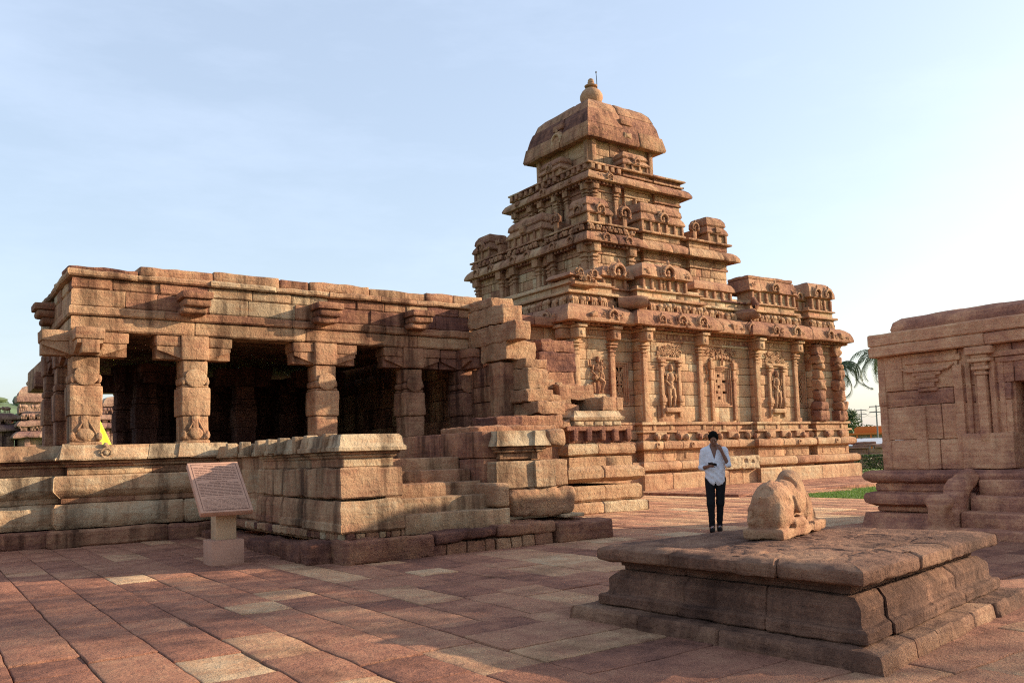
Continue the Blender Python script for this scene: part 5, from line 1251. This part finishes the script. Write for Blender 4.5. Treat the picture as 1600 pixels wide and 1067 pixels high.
def palm(x, y, h, label, seed=1, nf=17, L_=2.9):
    rg = np.random.default_rng(seed); t = thing('palm_tree', label, 'palm tree', (x, y, 0), 'coconut palms behind the temples')
    mb = MB(); tube(mb, ID, [(x+.3, y, -.1), (x+.2, y, h*.4), (x, y, h)], [.2, .15, .11], n=8, amp=.01); mb.build('trunk', M_BARK, t)
    for f in range(nf):
        mb = MB(); a = f*2.4+rg.uniform(-.2, .2); e0 = rg.uniform(-.2, 1.1); dirh = np.array((math.cos(a), math.sin(a), 0)); pts = []; p = np.array((x, y, h)); e = e0; st = L_/12
        for k in range(13): pts.append(p.copy()); p = p+(dirh*math.cos(e)+np.array((0, 0, math.sin(e))))*st; e -= .16+.04*k*.5
        tube(mb, ID, pts, [.03-.002*k for k in range(13)], n=4, t=.5); pts = np.array(pts); sd = np.cross(dirh, (0, 0, 1))
        for k in np.arange(1.5, 12.3, .32):
            i = int(k); q = pts[i]*(1-k+i)+pts[min(i+1, 12)]*(k-i); ll = .62*math.sin(math.pi*(k/13)**.7)+.1; tg = pts[min(i+1, 12)]-pts[i]; tg = tg/(np.linalg.norm(tg)+1e-9)
            for sg in (-1, 1):
                dd = sd*sg*.75+tg*.55+np.array((0, 0, -.55-rg.uniform(0, .5))); dd /= np.linalg.norm(dd); w_ = tg*.035
                mb.add([q-w_, q+w_, q+dd*ll], [(0, 1, 2)], float(rg.uniform(0, 1)))
        mb.build('frond', M_PALM, t)
palm(49.9, 33.3, 6.3, 'coconut palm mostly hidden behind the far end of the great temple', 4); palm(51.8, 30.7, 7.2, 'coconut palm whose drooping fronds show left of the small shrine', 9, L_=3.6)
def grass_patch(name, x0, x1, y0, y1, n, h, z0=-.06, seed=3, fn=None):
    rg = np.random.default_rng(seed); X = rg.uniform(x0, x1, n); Y = rg.uniform(y0, y1, n); H = h*rg.uniform(.4, 1.2, n); a = rg.uniform(0, 3.14, n); lx, ly = rg.normal(0, .35, n)*H, rg.normal(0, .35, n)*H; wv = .012
    V = np.stack([np.column_stack([X-np.cos(a)*wv, Y-np.sin(a)*wv, X*0+z0]), np.column_stack([X+np.cos(a)*wv, Y+np.sin(a)*wv, X*0+z0]), np.column_stack([X+lx, Y+ly, z0+H])], 1).reshape(-1, 3)
    mb = MB(); mb.add(V, [(3*i, 3*i+1, 3*i+2) for i in range(n)], rg.uniform(0, 1, n).tolist()); return tag(mb.build(name, M_BLADE), 'bright green grass between the paving and the terrace edge', 'grass', kind='stuff')
grass_patch('grass', 20.3, 27.0, 12.9, 16.0, 26000, .10)
# trees just outside the view, whose broken shade falls over the foreground
for i, (x, y, h, r, lab) in enumerate([(25.0, -.6, 9.4, 2.4, 'open-crowned courtyard tree nearest the small shrine'), (28.5, -8.2, 9.8, 2.7, 'middle tree of the open-crowned courtyard trees'), (31.0, -12.5, 11.5, 3.3, 'tallest open-crowned courtyard tree, farthest from the shrine')]):
    tree('courtyard_tree', x, y, h, r, lab, group='courtyard trees', seed=40+i, n=1000, leaf=.26, sq=.9)
# clipped hedge
def hedge():
    n = 9000; rg = np.random.default_rng(5); A = np.array((41.0, 29.2)); B = np.array((45.8, 20.8)); u = rg.uniform(0, 1, n); w_ = rg.uniform(-.55, .55, n); z = rg.uniform(-.1, .78, n)
    k = rg.integers(0, 3, n); w_ = np.where(k == 0, -.55, w_)+rg.normal(0, .03, n); z = np.where(k == 1, .78, z)+rg.normal(0, .03, n)
    d = (B-A)/np.linalg.norm(B-A); nn = np.array((-d[1], d[0])); C = np.column_stack([A[0]+(B-A)[0]*u+nn[0]*-w_, A[1]+(B-A)[1]*u+nn[1]*-w_, z]); a = rg.normal(0, 1, (n, 3)); a /= np.linalg.norm(a, axis=1)[:, None]; b = np.cross(a, rg.normal(0, 1, (n, 3))); b /= np.linalg.norm(b, axis=1)[:, None]; s = .11
    V = np.stack([C-a*s*.5, C+b*s*.3, C+a*s*.5, C-b*s*.3], 1).reshape(-1, 3); mb = MB(); mb.add(V, [(4*i, 4*i+1, 4*i+2, 4*i+3) for i in range(n)], rg.uniform(0, 1, n).tolist())
    tag(mb.build('hedge', M_LEAF), 'long low clipped green hedge beyond the lawn', 'hedge')
hedge()
sheet('lawn', 24.6, 80, -16, 60, -.06, plain('lawn_light', (.16, .24, .05), .9, .3, 1.2, .4))
# ================================================================ FAR BACKGROUND, RIGHT
def far_right():
    t = thing('ruined_hut', 'low ruined stone hut with flat slabs on top beyond the hedge', 'ruin', (47.2, 29.5, 0)); fr = Fr(45.6, 30.6, -57)
    mb = MB(); courses(mb, fr, 0, 3.4, [0, .45, .9, 1.15], th=.5, ops=[(.3, .8, .3, 1.2)], tm=.4); courses(mb, Fr(47.45, 27.75, 33), 0, 2.5, [0, .45, .9, 1.15], th=.5, tm=.3); sbox(mb, ID, (46.6, 29.0, 0), (48.6, 30.8, 1.1), t=.1); mb.build('wall', M_FAR, t)
    for (u0, u1, z0, z1, w0) in ((.2, 1.9, 1.15, 1.27, .1), (1.0, 2.8, 1.27, 1.40, .0), (2.2, 2.9, 1.15, 1.33, .15), (.9, 2.3, 1.42, 1.54, -.2)):
        mb = MB(); sbox(mb, fr, (u0, -1.2, z0), (u1, w0, z1), r=.03, res=.2, amp=.03, t=.35); mb.build('roof_slab', M_FAR, t)
    og = plain('orange_paint', (.62, .16, .03), .7, .1); wh = plain('cream_wall', (.55, .50, .42), .8, .1); dk = plain('dark_opening', (.03, .03, .035), .6, .1); gy = plain('grey_sheeting', (.42, .44, .47), .6, .15, 1.)
    t = thing('orange_shop', 'long orange and cream roadside building in the far distance', 'building', (110, 70, 0)); fr = Fr(106.5, 74.5, -60)
    mb = MB(); sbox(mb, fr, (0, -5, 0), (9.6, 0, 2.7), t=.5); mb.build('wall', wh, t)
    mb = MB(); sbox(mb, fr, (-.3, -5.2, 2.72), (9.9, 1.0, 3.0), t=.5); sbox(mb, fr, (5.2, -3, 3.0), (8.8, 0, 3.9), t=.5); mb.build('roof', og, t)
    for i in range(5): mb = MB(); sbox(mb, fr, (.5+i*1.8, -.05, .6), (1.6+i*1.8, .03, 2.2), t=.5); mb.build('window', dk, t)
    for i in range(6): mb = MB(); sbox(mb, fr, (.05+i*1.8, .0, 0), (.3+i*1.8, .9, 2.7), t=.5); mb.build('post', og, t)
    t = thing('grey_shed', 'grey sheet-roofed open shed in front of the orange building', 'shed', (77, 47, 0)); fr = Fr(74.0, 50.5, -60)
    mb = MB(); mb.add(fr([(-1, 1.2, 1.35), (7.5, 1.2, 1.25), (7.5, -3, 1.95), (-1, -3, 2.05), (-1, 1.2, 1.29), (7.5, 1.2, 1.19), (7.5, -3, 1.89), (-1, -3, 1.99)]), [(0, 1, 2, 3), (7, 6, 5, 4), (0, 4, 5, 1), (1, 5, 6, 2), (2, 6, 7, 3), (3, 7, 4, 0)], .5); mb.build('roof', gy, t)
    for u in (-.8, 3, 7.2):
        for w_ in (1.0, -2.8): mb = MB(); sbox(mb, fr, (u, w_-.06, 0), (u+.12, w_+.06, 1.4 if w_ > 0 else 2.0), t=.5); mb.build('post', dk, t)
    pm = plain('weathered_concrete', (.22, .21, .20), .8, .15)
    P = [(85.4, 52.0, 5.6), (110., 69.3, 6.4), (66., 24, 6.0), (95, 84., 6.4)]
    for i, (x, y, h) in enumerate(P[:2]):
        t = thing('utility_pole', ['tall grey utility pole, the nearer one, rising behind the grey shed', 'thin utility pole, the farther one, above the orange building'][i], 'utility pole', (x, y, 0), 'utility poles along the road')
        mb = MB(); tube(mb, ID, [(x, y, -.1), (x, y, h)], [.11, .07], n=8); mb.build('post', pm, t)
        for q in (.15, .75): mb = MB(); sbox(mb, Fr(x, y, -57), (-.7, -.05, h-q-.05), (.7, .05, h-q+.05), r=.01, t=.5); mb.build('crossarm', pm, t)
    for k in range(4):
        mb = MB(); z = [5.45, 5.45, 4.85, 4.85][k]; o = [-.6, .6, -.6, .6][k]; pts = []
        A = np.array((P[2][0], P[2][1], z+.4)); B = np.array((P[0][0]+o*.5, P[0][1]-o*.8, z)); Cc = np.array((P[1][0]+o*.5, P[1][1]-o*.8, z+.8)); D = np.array((P[3][0], P[3][1], z+.8))
        for a, b in ((A, B), (B, Cc), (Cc, D)):
            for i in range(13):
                f = i/12; q = a*(1-f)+b*f; q[2] -= .9*4*f*(1-f)*.5; pts.append(q)
        tube(mb, ID, pts, .014, n=3); tag(mb.build('overhead_wire', dk), ['upper near wire', 'upper far wire', 'lower near wire', 'lower far wire'][k]+' strung between the utility poles', 'wire', 'overhead wires')
    tree('tree', 92.3, 60.6, 6.0, 2.5, 'round green tree beside the far right end of the great temple', seed=12, n=2600, leaf=.3)
    for i, (dg, hh, lab) in enumerate([(14, 5.5, 'leftmost tree of the far belt, behind the great temple'), (17.5, 6.0, 'second tree of the far belt from the left, behind the great temple'), (20.6, 5.0, 'low far tree just right of the end of the great temple'), (22.2, 5.8, 'far tree behind the farther utility pole'), (23.8, 5.2, 'far tree behind the nearer utility pole'), (25.6, 6.2, 'far tree beside the left wall of the small shrine'), (28.6, 5.6, 'far tree hidden behind the middle of the small shrine')]):
        a = math.radians(90-(35.4+dg)); d = 190+18*math.sin(i*2.1); tree('far_tree', d*math.cos(a), d*math.sin(a), hh, 5.5, lab, group='trees along the far horizon', seed=20+i, n=1500, leaf=.9, trunk_h=.25, sq=.55)
far_right()
# ================================================================ FAR BACKGROUND, LEFT
def far_left():
    def hill():
        n = 90; mb = MB(); V = []; rg = np.random.default_rng(2)
        xs = np.linspace(-420, 170, n); ys = np.linspace(230, 520, 30)
        XX, YY = np.meshgrid(xs, ys); hh = 24*np.exp(-((YY-330)/85)**2)*np.clip((110-XX)/90, 0, 1)**.8
        Pn = np.column_stack([XX.ravel(), YY.ravel(), XX.ravel()*0]); hz = hh.ravel()*(1+.15*vn(Pn/60, 1)+.05*vn(Pn/18, 2))-.5
        mb.add(np.column_stack([Pn[:, 0], Pn[:, 1], hz]), [(j*n+i, j*n+i+1, (j+1)*n+i+1, (j+1)*n+i) for j in range(29) for i in range(n-1)], .5)
        tag(mb.build('hill', plain('scrub_hill', (.10, .145, .075), .95, .45, .12, .8)), kind='structure')
        m = 9000; k = rg.integers(0, len(hz), m); C = np.column_stack([Pn[k, 0]+rg.uniform(-4, 4, m), Pn[k, 1]+rg.uniform(-5, 5, m), hz[k]]); sel = hz[k] > 3; C = C[sel][:5000]; mb = MB()
        for c in C[:1600]: ell(mb, ID, (c[0], c[1], c[2]+.6), (rg.uniform(1.2, 3), rg.uniform(1.2, 3), rg.uniform(.8, 1.8)), t=float(rg.uniform(0, 1)), n=6, m=4, amp=.3)
        tag(mb.build('scrub', leafmat('scrub_leaves', (.05, .08, .035), (.12, .16, .07), 0)), 'hazy scrub covering the distant hill', 'scrub', kind='stuff')
    hill()
    def dshrine(x0, x1, y, tiers, label, tow=None, tone=.35):
        t = thing('distant_shrine', label, 'shrine', ((x0+x1)/2, y, 0), 'distant shrines behind the hall')
        mb = MB(); 
        for fr, Ln in seg_frames([(x0, y+4), (x0, y), (x1, y), (x1, y+4)]): courses(mb, fr, 0, Ln, [0, .6, 1.2, 1.8, 2.4, 3.0, 3.6, tiers[0]], th=.5, tm=tone, ts=.12)
        for u in np.arange(x0+.3, x1, 1.0): sbox(mb, Fr(0, y), (u-.15, -.1, 0), (u+.15, .18, tiers[0]), r=.03, t=tone, amp=.02)
        mb.build('wall', M_FAR, t); mb = MB()
        for i, z in enumerate(tiers): sweep(mb, [(x0+.1*i, y+4), (x0+.1*i, y+.1*i), (x1-.1*i, y+.1*i), (x1-.1*i, y+4)], KAP(.45-.1*i, z, z+.42, inn=-.8), ln=(.6, 1.4), amp=.05, sc=2, res=.25, tm=tone, ts=.1); beasts(mb, Fr(0, y), x0, x1, .1, z+.42, .4, t=tone)
        sbox(mb, ID, (x0+.3, y+.3, 0), (x1-.3, y+4, tiers[-1]+.3), t=tone); mb.build('roof', M_FAR, t)
        if tow:
            cx, cy2, hw, z0, z1 = tow; mb = MB()
            R0 = [(cx-hw, cy2+hw), (cx-hw, cy2-hw), (cx+hw, cy2-hw), (cx+hw, cy2+hw)]; H = z1-z0
            for f0, f1, s in ((0, .22, 0), (.22, .34, .12), (.34, .5, -.1)): sweep(mb, R0, BLK(.1-s, z0+H*f0, z0+H*f1, inn=-hw*.9), True, tm=tone+.1, amp=.03, res=.2)
            sweep(mb, R0, [(-hw*.9, z0+H*.5), (.1, z0+H*.5), (.08, z0+H*.62), (-.12, z0+H*.76), (-hw*.6, z0+H*.82), (-hw*.95, z0+H*.84)], True, tm=.6, amp=.03, res=.2)
            lathe(mb, (cx, cy2, z0+H*.82), [(.1, 0), (.2, .08), (.24, .2), (.16, .32), (.08, .36), (.1, .42), (.03, .5)], 12, .7); mb.build('tower', M_FAR, t)
    dshrine(1.0, 5.1, 60, [3.9, 4.6], 'long low distant shrine with a flat layered roof at the left edge', tone=.3)
    dshrine(5.3, 8.2, 58, [3.4, 4.1, 4.6], 'distant shrine with a small pale topped tower left of the hall', (5.85, 59.2, .55, 4.9, 6.95), tone=.42)
    dshrine(9.3, 13.2, 62, [4.1, 4.7], 'distant shrine seen between the hall pillars beyond the yellow cloth', (11.4, 63, .8, 5.0, 6.6), tone=.35)
    mb = MB(); 
    for (x, y, z, s) in ((1.6, 39, 2.6, .5), (2.0, 39.2, 2.2, .7), (1.2, 39.4, 2.2, .6), (2.6, 39.1, 2.0, .6)): pass
    # yellow cloth hung like a tent out in the sun behind the hall
    n = 14; mb = MB(); V = []
    for j in range(n):
        f = j/(n-1)
        for i in range(n):
            g_ = i/(n-1); V.append((7.47+(g_-.5)*f*4.3, 48+.18*math.sin(g_*9)*f+f*1.2*(abs(g_-.5)-.5), 4.95*(1-f)))
    F = [(j*n+i, j*n+i+1, (j+1)*n+i+1, (j+1)*n+i) for j in range(n-1) for i in range(n-1)]; mb.add(V, F, .5)
    m, t_, b_ = nodes('yellow_nylon'); b_.inputs['Base Color'].default_value = (.78, .86, .05, 1); b_.inputs['Roughness'].default_value = .6
    tr = N(t_, 'ShaderNodeBsdfTranslucent', Color=(.85, .92, .08, 1)); ms = N(t_, 'ShaderNodeMixShader', Fac=.5); t_.links.new(b_.outputs[0], ms.inputs[1]); t_.links.new(tr.outputs[0], ms.inputs[2]); t_.links.new(ms.outputs[0], t_.nodes['Material Output'].inputs['Surface'])
    o = mb.build('yellow_cloth', m, at=(7.47, 48, 0)); tag(o, 'bright yellow cloth pitched like a tent, seen behind the leftmost front pillar', 'cloth')
    sm = o.modifiers.new('thickness', 'SOLIDIFY'); sm.thickness = .004
far_left()
